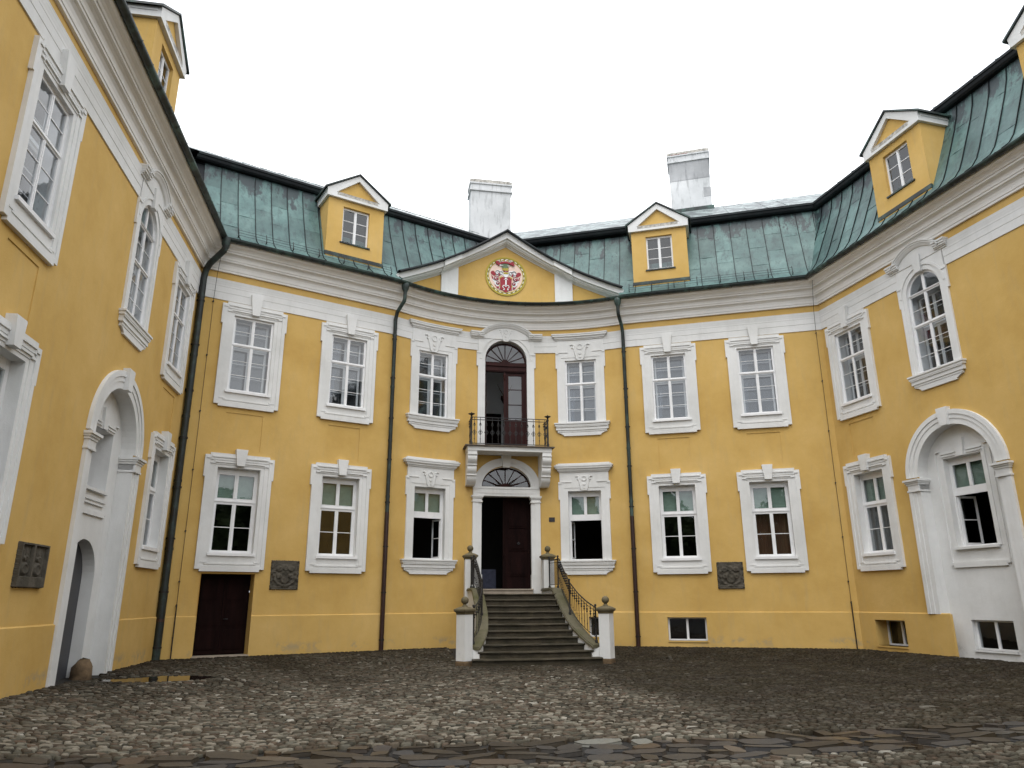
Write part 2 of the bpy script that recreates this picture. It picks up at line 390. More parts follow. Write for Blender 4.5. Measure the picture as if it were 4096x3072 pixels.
def stones(cells, hgt, inset, nseg=8, tone=None, moss=None):
    """rounded irregular stones from cells (cx, cy, half x, half y, rot): arrays; returns verts, faces(list of loops), attributes"""
    cx, cy, hx, hy, rot = cells; n = len(cx); t = np.arange(nseg) * 2 * pi / nseg + pi / nseg
    ex = 0.68
    ux = np.sign(np.cos(t)) * np.abs(np.cos(t)) ** ex; uy = np.sign(np.sin(t)) * np.abs(np.sin(t)) ** ex
    jit = 1 + rng.uniform(-.26, .10, (n, nseg))
    px = hx[:, None] * ux[None] * jit; py = hy[:, None] * uy[None] * jit
    c, s = np.cos(rot)[:, None], np.sin(rot)[:, None]
    rings = []
    top = hgt * (1 + rng.uniform(-.4, .4, n))
    tilt = rng.normal(0, .05, (n, 2))
    for sc, zf in ((1.0, -.6), (.93, .55), (inset, 1.0)):
        qx, qy = px * sc, py * sc
        X = cx[:, None] + qx * c - qy * s; Y = cy[:, None] + qx * s + qy * c
        Z = gz(X, Y) + top[:, None] * zf + (qx * tilt[:, :1] + qy * tilt[:, 1:]) * (zf > 0) + (-.02 if zf < 0 else 0)
        rings.append(np.stack([X, Y, Z], -1))
    V = np.stack(rings, 1).reshape(-1, 3)                 # n*3*nseg
    base = (np.arange(n) * 3 * nseg)[:, None]
    k = np.arange(nseg); k2 = (k + 1) % nseg
    quads = []
    for r in (0, 1):
        quads.append(np.stack([base + r * nseg + k, base + r * nseg + k2, base + (r + 1) * nseg + k2, base + (r + 1) * nseg + k], -1))
    Q = np.stack(quads, 1).reshape(n, -1, 4)
    T = base + 2 * nseg + k
    return V, Q, T, nseg
def stones_obj(name, data, tone, moss, mat, parent, sel=None, smooth=True):
    V, Q, T, nseg = data; n = len(Q)
    idx = np.arange(n) if sel is None else sel
    vi = (idx[:, None] * 3 * nseg + np.arange(3 * nseg)).ravel(); remap = np.full(len(V), -1); remap[vi] = np.arange(len(vi))
    q = remap[Q[idx]].reshape(-1); t = remap[T[idx]].reshape(-1)
    m = len(idx); nq = Q.shape[1]
    me = bpy.data.meshes.new(name); me.vertices.add(len(vi)); me.vertices.foreach_set('co', V[vi].ravel())
    loops = np.concatenate([q, t]); me.loops.add(len(loops)); me.loops.foreach_set('vertex_index', loops)
    starts = np.concatenate([np.arange(m * nq) * 4, m * nq * 4 + np.arange(m) * nseg]); me.polygons.add(len(starts)); me.polygons.foreach_set('loop_start', starts)
    me.polygons.foreach_set('use_smooth', np.full(len(starts), smooth))
    me.update(calc_edges=True); me.validate()
    for nm, a in (('tone', tone), ('moss', moss)):
        at = me.attributes.new(nm, 'FLOAT', 'FACE'); at.data.foreach_set('value', np.concatenate([np.repeat(a[idx], nq), a[idx]]))
    me.materials.append(mat); o = bpy.data.objects.new(name, me); COL.objects.link(o); o.parent = parent; return o

def strip_y(x): return -16.12 - .13 * np.cos(x * .7) + .05 * np.sin(x * 2.1)
def build_cobbles():
    rows = []; y = -20.5
    while y < 1.5 and y < 3:
        h = rng.uniform(.062, .098); x = -12.5 + rng.uniform(0, .1)
        while x < 13.2:
            w = rng.gamma(5, .019) + .045; rows.append((x + w / 2, y + h / 2, w / 2, h / 2)); x += w
        y += h
    a = np.array(rows); cx, cy, hx, hy = a.T
    cy = cy + rng.normal(0, .011, len(cx)) + .05 * np.sin(cx * 1.3) + .035 * np.sin(cx * 3.1 + cy) + .35 * np.sin(cx * .23)
    keep = (wall_d(cx, cy) > .06)
    keep &= ~((np.abs(cx) < 2.25) & (cy > -4.45))                                   # the staircase stands here
    s0 = strip_y(cx); keep &= ~((cy < s0) & (cy > s0 - 1.42))                        # flagstone strip
    pud = ((cx + 9.65) / 1.30) ** 2 + ((cy + 7.5) / .76) ** 2
    keep &= pud > .92
    cx, cy, hx, hy = cx[keep], cy[keep], hx[keep], hy[keep]; n = len(cx)
    rot = rng.normal(0, .20, n)
    edge = np.exp(-((cx - .15 * (cy + 8) * .1 - .35) / .55) ** 2) * (cy < -5)          # long stones that edge the middle path, laid aslant
    rot += edge * -.55
    size = np.where(rng.random(n) < .12, rng.uniform(1.0, 1.25, n), 1.0)
    right = 1 / (1 + np.exp(-(cx - .55) * 3.2))
    d = wall_d(cx, cy)
    far = np.clip((cy + 9.5) / 4.5, 0, 1)
    big_ = .5 * np.sin(cx * .9 + 1.3 * np.sin(cy * .5)) * np.sin(cy * .8 + cx * .3) + .3 * np.sin(cx * 2.3 + cy)
    moss = np.clip(.38 * np.clip(-big_, 0, 1) + right * (.72 + .25 * np.clip((cy + 17) / 6, 0, 1)) * (cy > -16.6) + .55 * far + .6 * np.exp(-d / .6), 0, .93)
    moss = np.where((cy < -16.6), .25 + .2 * right, moss)
    edgeb = edge * .6; moss = np.clip(moss * (1 - edgeb), 0, 1)
    tone = np.clip(rng.beta(2.0, 2.2, n) + .10 * big_ + .10 * (cy < -11) , 0, .90); bright = rng.random(n) < .018; tone = np.where(bright, rng.uniform(.92, 1, n), tone)
    data = stones((cx, cy, hx * .95 * size, hy * .93 * size, rot), .019, .70)
    dist = np.hypot(cx + 4.796, cy + 26.689)
    v = np.stack([cx + 4.796, cy + 26.689], -1); ang = np.abs(np.arctan2(v[:, 0], v[:, 1]) - .178)
    big = hx * hy / dist ** 3 * (ang < .60) * (cy > -18.2)
    order = np.argsort(-big); near = order[:290]; rest = np.setdiff1d(np.arange(n), near)
    for i in near: stones_obj('cobblestone', data, tone, moss, COB, court, np.array([i]))
    o = stones_obj('cobblestones', data, tone, moss, COB, court, rest); o['kind'] = 'stuff'
    # flagstones
    cells = []
    for r, (f0, f1) in enumerate(((0, .36), (.36, .70), (.70, 1.04), (1.04, 1.40))):
        x = -12.3 + rng.uniform(0, .3)
        while x < 12.6:
            w = rng.uniform(.22, .80); h = (f1 - f0)
            yc = float(strip_y(np.array(x + w / 2))) - (f0 + f1) / 2 + rng.normal(0, .02)
            cells.append((x + w / 2, yc, w / 2 * .965, h / 2 * .955 * rng.uniform(.86, 1.0), rng.normal(0, .06))); x += w
    a = np.array(cells); n = len(a)
    data = stones(tuple(a.T), .014, .965, 10)
    ft = rng.random(n) * .9; ft = np.where(rng.random(n) < .03, 1.0, ft); fm = np.clip(rng.uniform(0, .35, n) + .5 / (1 + np.exp(-(a[:, 0] - 2.5) * 1.2)), 0, .9)
    vis = []
    for i in range(n):
        d = math.hypot(a[i, 0] + 4.796, a[i, 1] + 26.689); an = abs(atan2(a[i, 0] + 4.796, a[i, 1] + 26.689) - .178)
        vis.append(an < .66)
    for i in range(n):
        if vis[i]: stones_obj('flagstone', data, ft, fm, FLAG, court, np.array([i]), False)
    rest = np.array([i for i in range(n) if not vis[i]])
    if len(rest): stones_obj('flagstones', data, ft, fm, FLAG, court, rest)['kind'] = 'stuff'
build_cobbles()
mb = MB(); pts = []
for k in range(40):
    t = 2 * pi * k / 40; r = 1 + .10 * sin(3 * t + 1) + .06 * sin(7 * t)
    pts.append((-9.65 + 1.36 * r * cos(t), -7.5 + .80 * r * sin(t)))
zp = -.085 + .010
mb.add([(x, y, zp) for x, y in pts], [tuple(range(40))]); tag(obj('puddle', mb, WATER), kind='structure')

# woodland beyond the open end of the court (only mirrored in the panes)
def woodland():
    n = 36000; V = []; 
    N_ = 34; tx = np.linspace(-62, 62, N_) + rng.normal(0, 1.5, N_); ty = rng.uniform(-68, -54, N_); th = rng.uniform(11, 17, N_); k = rng.integers(0, N_, n)
    p = rng.normal(0, 1, (n, 3)); p /= np.linalg.norm(p, axis=1)[:, None]; p *= rng.random((n, 1)) ** .4
    c = np.stack([tx[k] + p[:, 0] * 4.2, ty[k] + p[:, 1] * 3, th[k] * .50 + p[:, 2] * th[k] * .50], -1)
    a = rng.normal(0, 1, (n, 3)); a /= np.linalg.norm(a, axis=1)[:, None]; b = np.cross(a, rng.normal(0, 1, (n, 3))); b /= np.linalg.norm(b, axis=1)[:, None]
    s = rng.uniform(.5, 1.15, (n, 1)); V = np.stack([c - a * s, c - b * s * .6, c + a * s, c + b * s * .6], 1).reshape(-1, 3)
    mb = MB(); mb.add(V.tolist(), [(4 * i, 4 * i + 1, 4 * i + 2, 4 * i + 3) for i in range(n)])
    for x, y, h in zip(tx, ty, th): mb.tube([(x, y, -.2), (x + .1, y, h * .35), (x, y + .2, h * .7)], [.3, .22, .1], 6)
    tag(obj('woodland', mb, LEAFM), 'dark leafy trees beyond the open end of the courtyard', 'trees', kind='stuff')
woodland()

# ================================================================== the three ranges of the palace
left = empty('palace_wing', B + (0,), 'yellow left wing with white window frames running towards the viewer, arched doorway below', 'palace wing')
main = empty('palace_main_building', (0, 1.4, 0), 'yellow main building with concave middle, pediment, balcony and green copper roof', 'palace')
right = empty('palace_wing', E + (0,), 'yellow right wing with tall arched white niche and green copper mansard roof', 'palace wing')
ROOT = {'L': left, 'M': main, 'R': right}

L1, L2, L3 = 11.43, 12.16, 12.43
PL = 1.178
def cells(mb, fr, s0, s1, z0, z1, o, holes):
    ss = sorted({s0, s1, *[h[i] for h in holes for i in (0, 1) if s0 < h[i] < s1]}); zs = sorted({z0, z1, *[h[i] for h in holes for i in (2, 3) if z0 < h[i] < z1]})
    if fr.ds:
        q = []
        for a, b in zip(ss, ss[1:]):
            n = max(1, int(math.ceil((b - a) / fr.ds))); q += [a + (b - a) * i / n for i in range(n)]
        ss = q + [ss[-1]]
    for a, b in zip(ss, ss[1:]):
        for c, d in zip(zs, zs[1:]):
            m, w = (a + b) / 2, (c + d) / 2
            if any(h[0] < m < h[1] and h[2] < w < h[3] for h in holes): continue
            mb.add([fr(a, c, o), fr(b, c, o), fr(b, d, o), fr(a, d, o)], [(0, 1, 2, 3)])
def reveal(mb, fr, s0, s1, z0, z1, o0, o1, back=False, bottom=True):
    n = max(1, int(math.ceil((s1 - s0) / fr.ds))) if fr.ds else 1
    for z in ((z0, z1) if bottom else (z1,)):
        for i in range(n):
            a, b = s0 + (s1 - s0) * i / n, s0 + (s1 - s0) * (i + 1) / n
            mb.add([fr(a, z, o0), fr(b, z, o0), fr(b, z, o1), fr(a, z, o1)], [(0, 1, 2, 3)])
    for a in (s0, s1): mb.add([fr(a, z0, o0), fr(a, z1, o0), fr(a, z1, o1), fr(a, z0, o1)], [(0, 1, 2, 3)])
    if back:
        for i in range(n):
            a, b = s0 + (s1 - s0) * i / n, s0 + (s1 - s0) * (i + 1) / n
            mb.add([fr(a, z0, o1), fr(b, z0, o1), fr(b, z1, o1), fr(a, z1, o1)], [(0, 1, 2, 3)])
def spandrel(mb, fr, cs, cz, r, top, hw, o, n=14, e=1.0):
    """fills the corners between a round arch and its square hole"""
    for sgn in (-1, 1):
        for i in range(n):
            t0, t1 = pi / 2 * i / n, pi / 2 * (i + 1) / n
            a = (cs + sgn * r * cos(t0), cz + r * sin(t0) * e); b = (cs + sgn * r * cos(t1), cz + r * sin(t1) * e)
            ca = (cs + sgn * hw, cz + r * sin(t0) * e) if 1 else None; cb = (cs + sgn * hw, cz + r * sin(t1) * e)
            mb.add([fr(a[0], a[1], o), fr(ca[0], ca[1], o), fr(cb[0], cb[1], o), fr(b[0], b[1], o)], [(0, 1, 2, 3)])
        # cap strip up to the top
        if top > cz + r * e + 1e-4:
            mb.add([fr(cs, cz + r * e, o), fr(cs + sgn * hw, cz + r * e, o), fr(cs + sgn * hw, top, o), fr(cs, top, o)], [(0, 1, 2, 3)])

# openings: (frame, centre, kind)
STD_LO = dict(b=3.06, t=5.76); STD_UP = dict(b=8.30, t=10.95)
H = {'LW': [], 'LB': [], 'CE': [], 'RB': [], 'RW': []}      # holes in the main sheet
PH = {'LW': [], 'LB': [], 'CE': [], 'RB': [], 'RW': []}     # holes in the plinth
LWC = [1.70, 5.30, 10.88]; LBC = [1.885, 5.315]; RBC = [1.68, 4.965]; RWC = [1.34, 4.82, 9.75]
for k, cs in (('LB', LBC), ('RB', RBC), ('LW', [LWC[0], LWC[2]]), ('RW', [RWC[0], RWC[2]])):
    for c in cs:
        H[k] += [(c - .67, c + .67, 3.06, 5.76), (c - .67, c + .67, 8.30, 10.95), (c - .59, c + .59, 6.37, 7.58)]
for c in (-3.08, 3.08):
    H['CE'] += [(c - .64, c + .64, 3.06, 5.70), (c - .64, c + .64, 8.42, 11.06)]
H['CE'] += [(-.87, .87, 7.30, 11.94), (-.98, .98, 1.85, 6.67)]
for k, c in (('LW', LWC[1]), ('RW', RWC[1])):
    H[k] += [(c - .66, c + .66, 8.38, 11.66), (c - 1.36, c + 1.36, 0 if k == 'LW' else PL, 6.62)]
H['LB'].append((1.08, 2.68, -.05, 2.45)); PH['LB'].append((1.08, 2.68, -.5, 2.45))
PH['RB'].append((1.04, 2.40, .22, 1.01)); PH['RW'] += [(.72, 2.02, .17, .96), (3.80, 22, -.5, 2)]
PH['RW'][-1] = (3.80, 6.18, -.5, 2)
PH['CE'].append((-1.9, 1.9, -.5, 2)); PH['CE'].append((3.10, 3.86, .32, 1.02)); PH['LW'].append((3.50, 7.10, -.5, 2))
def build_walls():
    for w, fs in (('L', [('LW', LW, 0, 22)]), ('M', [('LB', LB, 0, LBL), ('CE', CE, -AL, AL), ('RB', RB, 0, RBL)]), ('R', [('RW', RW, 0, 22)])):
        mb = MB()
        for k, fr, a, b in fs:
            ph = [(h[0], h[1], h[2], h[3]) for h in PH[k]]
            cells(mb, fr, a, b, -.5, 12.5, 0.0, H[k] + [(h[0] + .0, h[1] - .0, h[2], min(h[3], PL)) for h in ph])
            for c in ([LBC, RBC, [LWC[0], LWC[2]], [RWC[0], RWC[2]], []][('LB', 'RB', 'LW', 'RW', 'CE').index(k)]):
                reveal(mb, fr, c - .59, c + .59, 6.37, 7.58, 0, -.022, True)
            # plinth, a little proud with a lit top edge
            ss = sorted({a, b, *[x for h in ph if h[3] > PL for x in h[:2]]})
            for s0, s1 in zip(ss, ss[1:]):
                m = (s0 + s1) / 2
                if any(h[0] < m < h[1] and h[3] > PL for h in ph): continue
                pl = MB(); cells(pl, fr, s0, s1, -.5, PL, .04, ph)
                n = max(1, int(math.ceil((s1 - s0) / fr.ds))) if fr.ds else 1
                for i in range(n):
                    u, v = s0 + (s1 - s0) * i / n, s0 + (s1 - s0) * (i + 1) / n
                    pl.add([fr(u, PL, .04), fr(v, PL, .04), fr(v, PL + .025, .0), fr(u, PL + .025, .0)], [(0, 1, 2, 3)])
                for q in (s0, s1):
                    if a < q < b: pl.add([fr(q, -.5, .04), fr(q, PL, .04), fr(q, PL, -.04), fr(q, -.5, -.04)], [(0, 1, 2, 3)])
                obj('plinth', pl, YEL, ROOT[w])
        if w != 'M':
            k, fr, c = ('LW', LW, LWC[1]) if w == 'L' else ('RW', RW, RWC[1])
            spandrel(mb, fr, c, 5.26, 1.36, 6.62, 1.36, 0.0); spandrel(mb, fr, c, 11.0, .66, 11.66, .66, 0.0)
        else:
            spandrel(mb, CE, 0, 11.07, .87, 11.94, .87, 0.0); spandrel(mb, CE, 0, 5.85, .98, 6.67, .98, 0.0, e=.82)
        obj('wall', mb, YEL, ROOT[w])
        # rooms behind
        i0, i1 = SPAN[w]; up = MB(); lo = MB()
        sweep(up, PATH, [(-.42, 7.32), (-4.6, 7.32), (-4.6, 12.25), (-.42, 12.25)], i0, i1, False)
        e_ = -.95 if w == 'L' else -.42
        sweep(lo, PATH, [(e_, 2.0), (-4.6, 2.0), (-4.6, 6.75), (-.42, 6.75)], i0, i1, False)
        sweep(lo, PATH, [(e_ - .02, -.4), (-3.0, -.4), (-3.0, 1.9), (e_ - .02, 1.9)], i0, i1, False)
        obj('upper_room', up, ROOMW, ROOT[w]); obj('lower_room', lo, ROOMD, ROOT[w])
        # mouldings
        bp = [(-.01, L1), (.032, L1), (.032, 11.69), (.042, 11.70), (.042, 11.90), (.048, 11.91), (.048, 11.97), (.052, 12.0), (.056, 12.05), (.062, 12.09), (.062, 12.13), (.066, 12.135), (.066, 12.16), (-.01, 12.175)]
        nb = len(BPATH); qa = next(i for i, p in enumerate(BPATH) if abs(p[0] - CE(-1.15, 0)[0]) < 1e-6); qb = next(i for i, p in enumerate(BPATH) if abs(p[0] - CE(1.15, 0)[0]) < 1e-6)
        for i_a, i_b in {'L': [(0, 1), (2, 3)], 'M': [(3, qa), (qb, nb - 4)], 'R': [(nb - 4, nb - 3), (nb - 2, nb - 1)]}[w]:
            band = MB(); sweep(band, BPATH, bp, i_a, i_b); obj('string_course', band, WHT, ROOT[w])
        cor = MB(); sweep(cor, PATH, [(-.01, L3), (.075, L3), (.075, 12.50), (.095, 12.51), (.10, 12.60), (.125, 12.68), (.175, 12.735), (.235, 12.755), (.235, 12.815), (.26, 12.82), (.265, 12.89), (.29, 12.95), (.345, 12.99), (.42, 13.005), (.42, 13.065), (.455, 13.07), (.475, 13.12), (.53, 13.165), (.61, 13.19), (.66, 13.235), (.665, 13.30), (-.01, 13.32)], i0, i1)
        obj('cornice', cor, WHC, ROOT[w])
        gut = MB(); pr = [(.755 + .105 * cos(t), 13.355 + .105 * sin(t)) for t in [pi + pi * i / 8 for i in range(9)]] + [(.82, 13.355), (.69, 13.355)]
        sweep(gut, PATH, pr, i0, i1)
        gut.add([], [])
        g = obj('gutter', gut, COPE, ROOT[w])
        fl = {'L': [(LW, .6, 21)], 'M': [(LB, .9, 6.9), (CE, -4.5, 4.5), (RB, .3, 6.7)], 'R': [(RW, 1, 21)]}[w]
        for fr, a, b in fl:
            n = int((b - a) / .75)
            for i in range(n + 1):
                c = a + (b - a) * i / n; q = [(.755 + .120 * cos(t), 13.355 + .120 * sin(t)) for t in [pi + pi * j / 6 for j in range(7)]]
                gb = MB(); vs = [fr(c + d, z, o) for d in (-.018, .018) for o, z in q]; gb.add(vs, [(j, j + 1, j + 8, j + 7) for j in range(6)]); obj('gutter_bracket', gb, COPE, g)
build_walls()

# ------------------------------------------------------------------ windows
def sash(fr, c, hw, zb, zt, o, rows, marg=.13, mull=.055, bar=.009, arch=None):
    """white joinery: rows = [(z0, z1, bars)]; returns joinery and the panes"""
    mb = MB(); panes = []; a, b = c - hw, c + hw; tk = .06
    mb.box(fr, a, a + marg, zb, zt, o - tk, o); mb.box(fr, b - marg, b, zb, zt, o - tk, o)
    zs = [zb] + [z for r in rows for z in r[:2]] + [zt]
    for i in range(0, len(zs), 2):
        if zs[i + 1] - zs[i] > .002:
            mb.box(fr, a + marg, b - marg, zs[i], zs[i + 1], o - tk, o - .004)
            if 0 < i < len(zs) - 2: mb.box(fr, a + .03, b - .03, (zs[i] + zs[i + 1]) / 2 - .02, (zs[i] + zs[i + 1]) / 2 + .02, o - .004, o + .025)
    for z0, z1, nb in rows:
        mb.box(fr, c - mull, c + mull, z0, z1, o - tk, o - .006); mb.box(fr, c - .018, c + .018, z0, z1, o - .006, o + .012)
        for side in (-1, 1):
            x0, x1 = (a + marg, c - mull) if side < 0 else (c + mull, b - marg)
            for k in range(nb + 1):
                p0 = z0 + (z1 - z0) * k / (nb + 1); p1 = z0 + (z1 - z0) * (k + 1) / (nb + 1); panes.append((x0, x1, p0, p1))
                if k: mb.box(fr, x0, x1, p0 - bar, p0 + bar, o - .04, o - .012)
    return mb, panes
def add_panes(fr, panes, o, win, mat=None):
    for x0, x1, z0, z1 in panes:
        mb = MB(); j = [random.gauss(0, .0025) for _ in range(4)]
        mb.add([fr(x0, z0, o + j[0]), fr(x1, z0, o + j[1]), fr(x1, z1, o + j[1] + j[2]), fr(x0, z1, o + j[0] + j[2])], [(0, 1, 2, 3)])
        obj('pane', mb, mat or GLASS, win)
def blinds(fr, panes, o, win, mat=None):
    for x0, x1, z0, z1 in panes:
        mb = MB(); n = 15; h = (z1 - z0 + .06) / n
        for k in range(n):
            z = z0 - .03 + h * k
            mb.add([fr(x0 - .05, z, o), fr(x1 + .05, z, o), fr(x1 + .05, z + h * 1.1, o - .03), fr(x0 - .05, z + h * 1.1, o - .03)], [(0, 1, 2, 3)])
        obj('blind', mb, mat or BLIND, win)
def keystone(fr, c, z0, z1, w0, w1, o):
    mb = MB(); mb.prism(fr, [(c - w0, z0), (c + w0, z0), (c + w1, z1 - .02), (c - w1, z1 - .02)], 0, o)
    mb.prism(fr, [(c - w1 - .0, z1 - .02), (c + w1, z1 - .02), (c + w1, z1), (c - w1, z1)], 0, o * .95); return mb
def ring(mb, fr, c, wi, wo, zi0, zi1, zo0, zo1, o1, ear=0, earz=0):
    mb.box(fr, c - wo, c - wi, zo0, zo1, -.005, o1); mb.box(fr, c + wi, c + wo, zo0, zo1, -.005, o1)
    mb.box(fr, c - wi, c + wi, zi1, zo1, -.005, o1); mb.box(fr, c - wi, c + wi, zo0, zi0, -.005, o1)
    if ear:
        mb.box(fr, c - wo - ear, c - wo, earz, zo1, -.005, o1); mb.box(fr, c + wo, c + wo + ear, earz, zo1, -.005, o1)
def std_surround(fr, c, b, t):
    """moulded frame with crossed corners round an ordinary window"""
    mb = MB()
    ring(mb, fr, c, .67, .785, b - .06, t, b - .36, t + .085, .048)
    ring(mb, fr, c, .785, .925, b - .30, t + .085, b - .38, t + .215, .066, .03, t - .22)
    ring(mb, fr, c, .925, 1.04, b - .38, t + .215, b - .475, t + .37, .090, .05, t - .33)
    mb.box(fr, c - .93, c + .93, t + .37, t + .44, -.005, .090); mb.box(fr, c - .90, c + .90, b - .545, b - .475, -.005, .090)
    mb.box(fr, c - .885, c - .83, t + .215, t + .26, .09, .105)
    for sg in (-1, 1):                                    # crossed corner steps
        mb.box(fr, c + sg * .84 - .07, c + sg * .84 + .07, t + .10, t + .145, .066, .098)
        mb.box(fr, c + sg * .97 - .06, c + sg * .97 + .06, t + .25, t + .29, .09, .115)
        mb.box(fr, c + sg * .80 - .09, c + sg * .80 + .09, b - .285, b - .245, .04, .08)
    mb.box(fr, c - .80, c + .80, t + .14, t + .185, .066, .100); mb.box(fr, c - .88, c + .88, t + .30, t + .345, .09, .118)
    mb.box(fr, c - .78, c + .78, b - .335, b - .295, .04, .085)
    mb.box(fr, c - .78, c + .78, b - .30, b - .06, .0, .032)
    return mb
def upper_fill(fr, c, hw, zb, zt, rows, win, o=-.035, curtain=0):
    mb, panes = sash(fr, c, hw, zb, zt, o, rows, .075, .05, .008); obj('sash_frame', mb, PAINT, win); add_panes(fr, panes, o - .03, win)
    rv = MB(); reveal(rv, fr, c - hw, c + hw, zb, zt, 0.0, -.42); obj('jamb', rv, ROOMW if 0 else PAINT, win)
    mb2, p2 = sash(fr, c, hw - .09, zb + .07, zt - .07, o - .30, [(r[0] + (.03 if i else .04), r[1] - .04, r[2]) for i, r in enumerate(rows)], .07, .05, .008)
    obj('inner_sash', mb2, PAINT, win)
    for x0, x1, z0, z1 in p2:
        q = MB(); q.add([fr(x0, z0, o - .33), fr(x1, z0, o - .33), fr(x1, z1, o - .33), fr(x0, z1, o - .33)], [(0, 1, 2, 3)]); obj('inner_pane', q, GLASS2, win)
    if curtain:
        q = MB(); n = 24; w = .62 * curtain
        for sg in ((-1,) if curtain < 1 else (-1, 1)):
            for i in range(n):
                u0, u1 = i / n, (i + 1) / n
                def P(u, z):
                    k = 1 - .45 * max(0, min(1, (zt - z) / (zt - zb))) * 1.2
                    return fr(c + sg * (hw - .05 - u * w * max(.25, k)), z, -.50 + .012 * sin(u * 22))
                zz = [zb, zb + .9, zb + 1.8, zt]
                for z0, z1 in zip(zz, zz[1:]): q.add([P(u0, z0), P(u1, z0), P(u1, z1), P(u0, z1)], [(0, 1, 2, 3)])
        obj('curtain', q, NETC, win)
UPROWS = lambda b, t: [(b + .09, b + 1.58, 2), (b + 1.70, t - .08, 1)]
def upper_window(fr, c, root, surround=True, curtain=0):
    b, t = 8.30, 10.95
    win = obj('window', std_surround(fr, c, b, t), WHT, root)
    obj('keystone', keystone(fr, c, t + .09, 11.79, .12, .20, .165), WHT, win)
    sl = MB(); sl.box(fr, c - .735, c + .735, b - .06, b + .02, -.05, .11); obj('sill', sl, PAINT, win)
    upper_fill(fr, c, .67, b, t, UPROWS(b, t), win, curtain=curtain); return win
def lower_fill(fr, c, hw, b, t, win, o=-.20, style='closed', base=0.0, rev=WHT, curt=None, bl=True):
    rv = MB(); reveal(rv, fr, c - hw, c + hw, b, t, base, o - .24); obj('jamb', rv, rev, win)
    z1, z2 = b + 1.55, b + 1.75
    if style == 'closed': rows = [(b + .11, z1, 1), (z2, t - .20, 0)]
    else: rows = [(z2, t - .20, 0)]
    if style == 'closed':
        mb, panes = sash(fr, c, hw, b, t, o, rows, .12, .06, .011)
    else:
        mb, panes = sash(fr, c, hw, z1 - .03, t, o, rows, .12, .055, .011)
        mb.box(fr, c - hw, c - hw + .06, b, z1 - .03, o - .06, o); mb.box(fr, c + hw - .06, c + hw, b, z1 - .03, o - .06, o); mb.box(fr, c - hw + .06, c + hw - .06, b, b + .06, o - .06, o)
    obj('sash_frame', mb, PAINT, win); add_panes(fr, panes, o - .03, win)
    up = [p for p in panes if p[2] >= z1]
    if bl: blinds(fr, up, o - .13, win)
    if style in ('openR', 'openL', 'openB'):
        for sg in ((1,) if style == 'openR' else (-1,) if style == 'openL' else (-1, 1)):
            hx = c + sg * (hw - .07); p = fr(hx, 0, o - .05); q = fr(hx - sg * .01, 0, o - .05); ang = radians(78)
            d = Vector((q[0] - p[0], q[1] - p[1])).normalized(); p2 = fr(hx, 0, o - 1.05); inn = Vector((p2[0] - p[0], p2[1] - p[1])).normalized()
            dd = d * cos(ang) + inn * sin(ang); nn = Vector((-dd.y, dd.x)); lf = Fr((p[0], p[1]), (dd.x, dd.y), (nn.x, nn.y)); w = hw - .1
            m = MB()
            for a0, a1, c0, c1 in ((0, .06, b + .07, z1 - .04), (w - .06, w, b + .07, z1 - .04), (.06, w - .06, b + .07, b + .14), (.06, w - .06, z1 - .10, z1 - .04), (.06, w - .06, b + .80, b + .825)):
                m.box(lf, a0, a1, c0, c1, -.02, .02)
            cs = obj('open_casement', m, PAINT, win); add_panes(lf, [(.06, w - .06, b + .14, b + .80), (.06, w - .06, b + .825, z1 - .10)], 0, win)
    if curt:
        q = MB(); n = 40
        for i in range(n):
            u0, u1 = c - hw + 2 * hw * i / n, c - hw + 2 * hw * (i + 1) / n
            q.add([fr(u0, b, o - .26 + .02 * sin(u0 * 50)), fr(u1, b, o - .26 + .02 * sin(u1 * 50)), fr(u1, z1 + .1, o - .26 + .02 * sin(u1 * 50)), fr(u0, z1 + .1, o - .26 + .02 * sin(u0 * 50))], [(0, 1, 2, 3)])
        obj('curtain', q, curt, win)
def lower_window(fr, c, root, style='closed', curt=None):
    b, t = 3.06, 5.76
    win = obj('window', std_surround(fr, c, b, t), WHT, root)
    obj('keystone', keystone(fr, c, t + .06, 6.36, .125, .185, .19), WHT, win)
    sl = MB(); sl.box(fr, c - .72, c + .72, b - .07, b + .02, -.2, .10); obj('sill', sl, PAINT, win)
    lower_fill(fr, c, .67, b, t, win, style=style, curt=curt); return win
for i, c in enumerate(LBC): upper_window(LB, c, main, curtain=(0, .8)[i]); lower_window(LB, c, main, curt=None)
for i, c in enumerate(RBC): upper_window(RB, c, main, curtain=(.7, .6)[i]); lower_window(RB, c, main, curt=(None, BROWNC)[i])
for c in (LWC[0], LWC[2]): upper_window(LW, c, left); lower_window(LW, c, left)
for c in (RWC[0], RWC[2]): upper_window(RW, c, right); lower_window(RW, c, right, curt=GREYC)

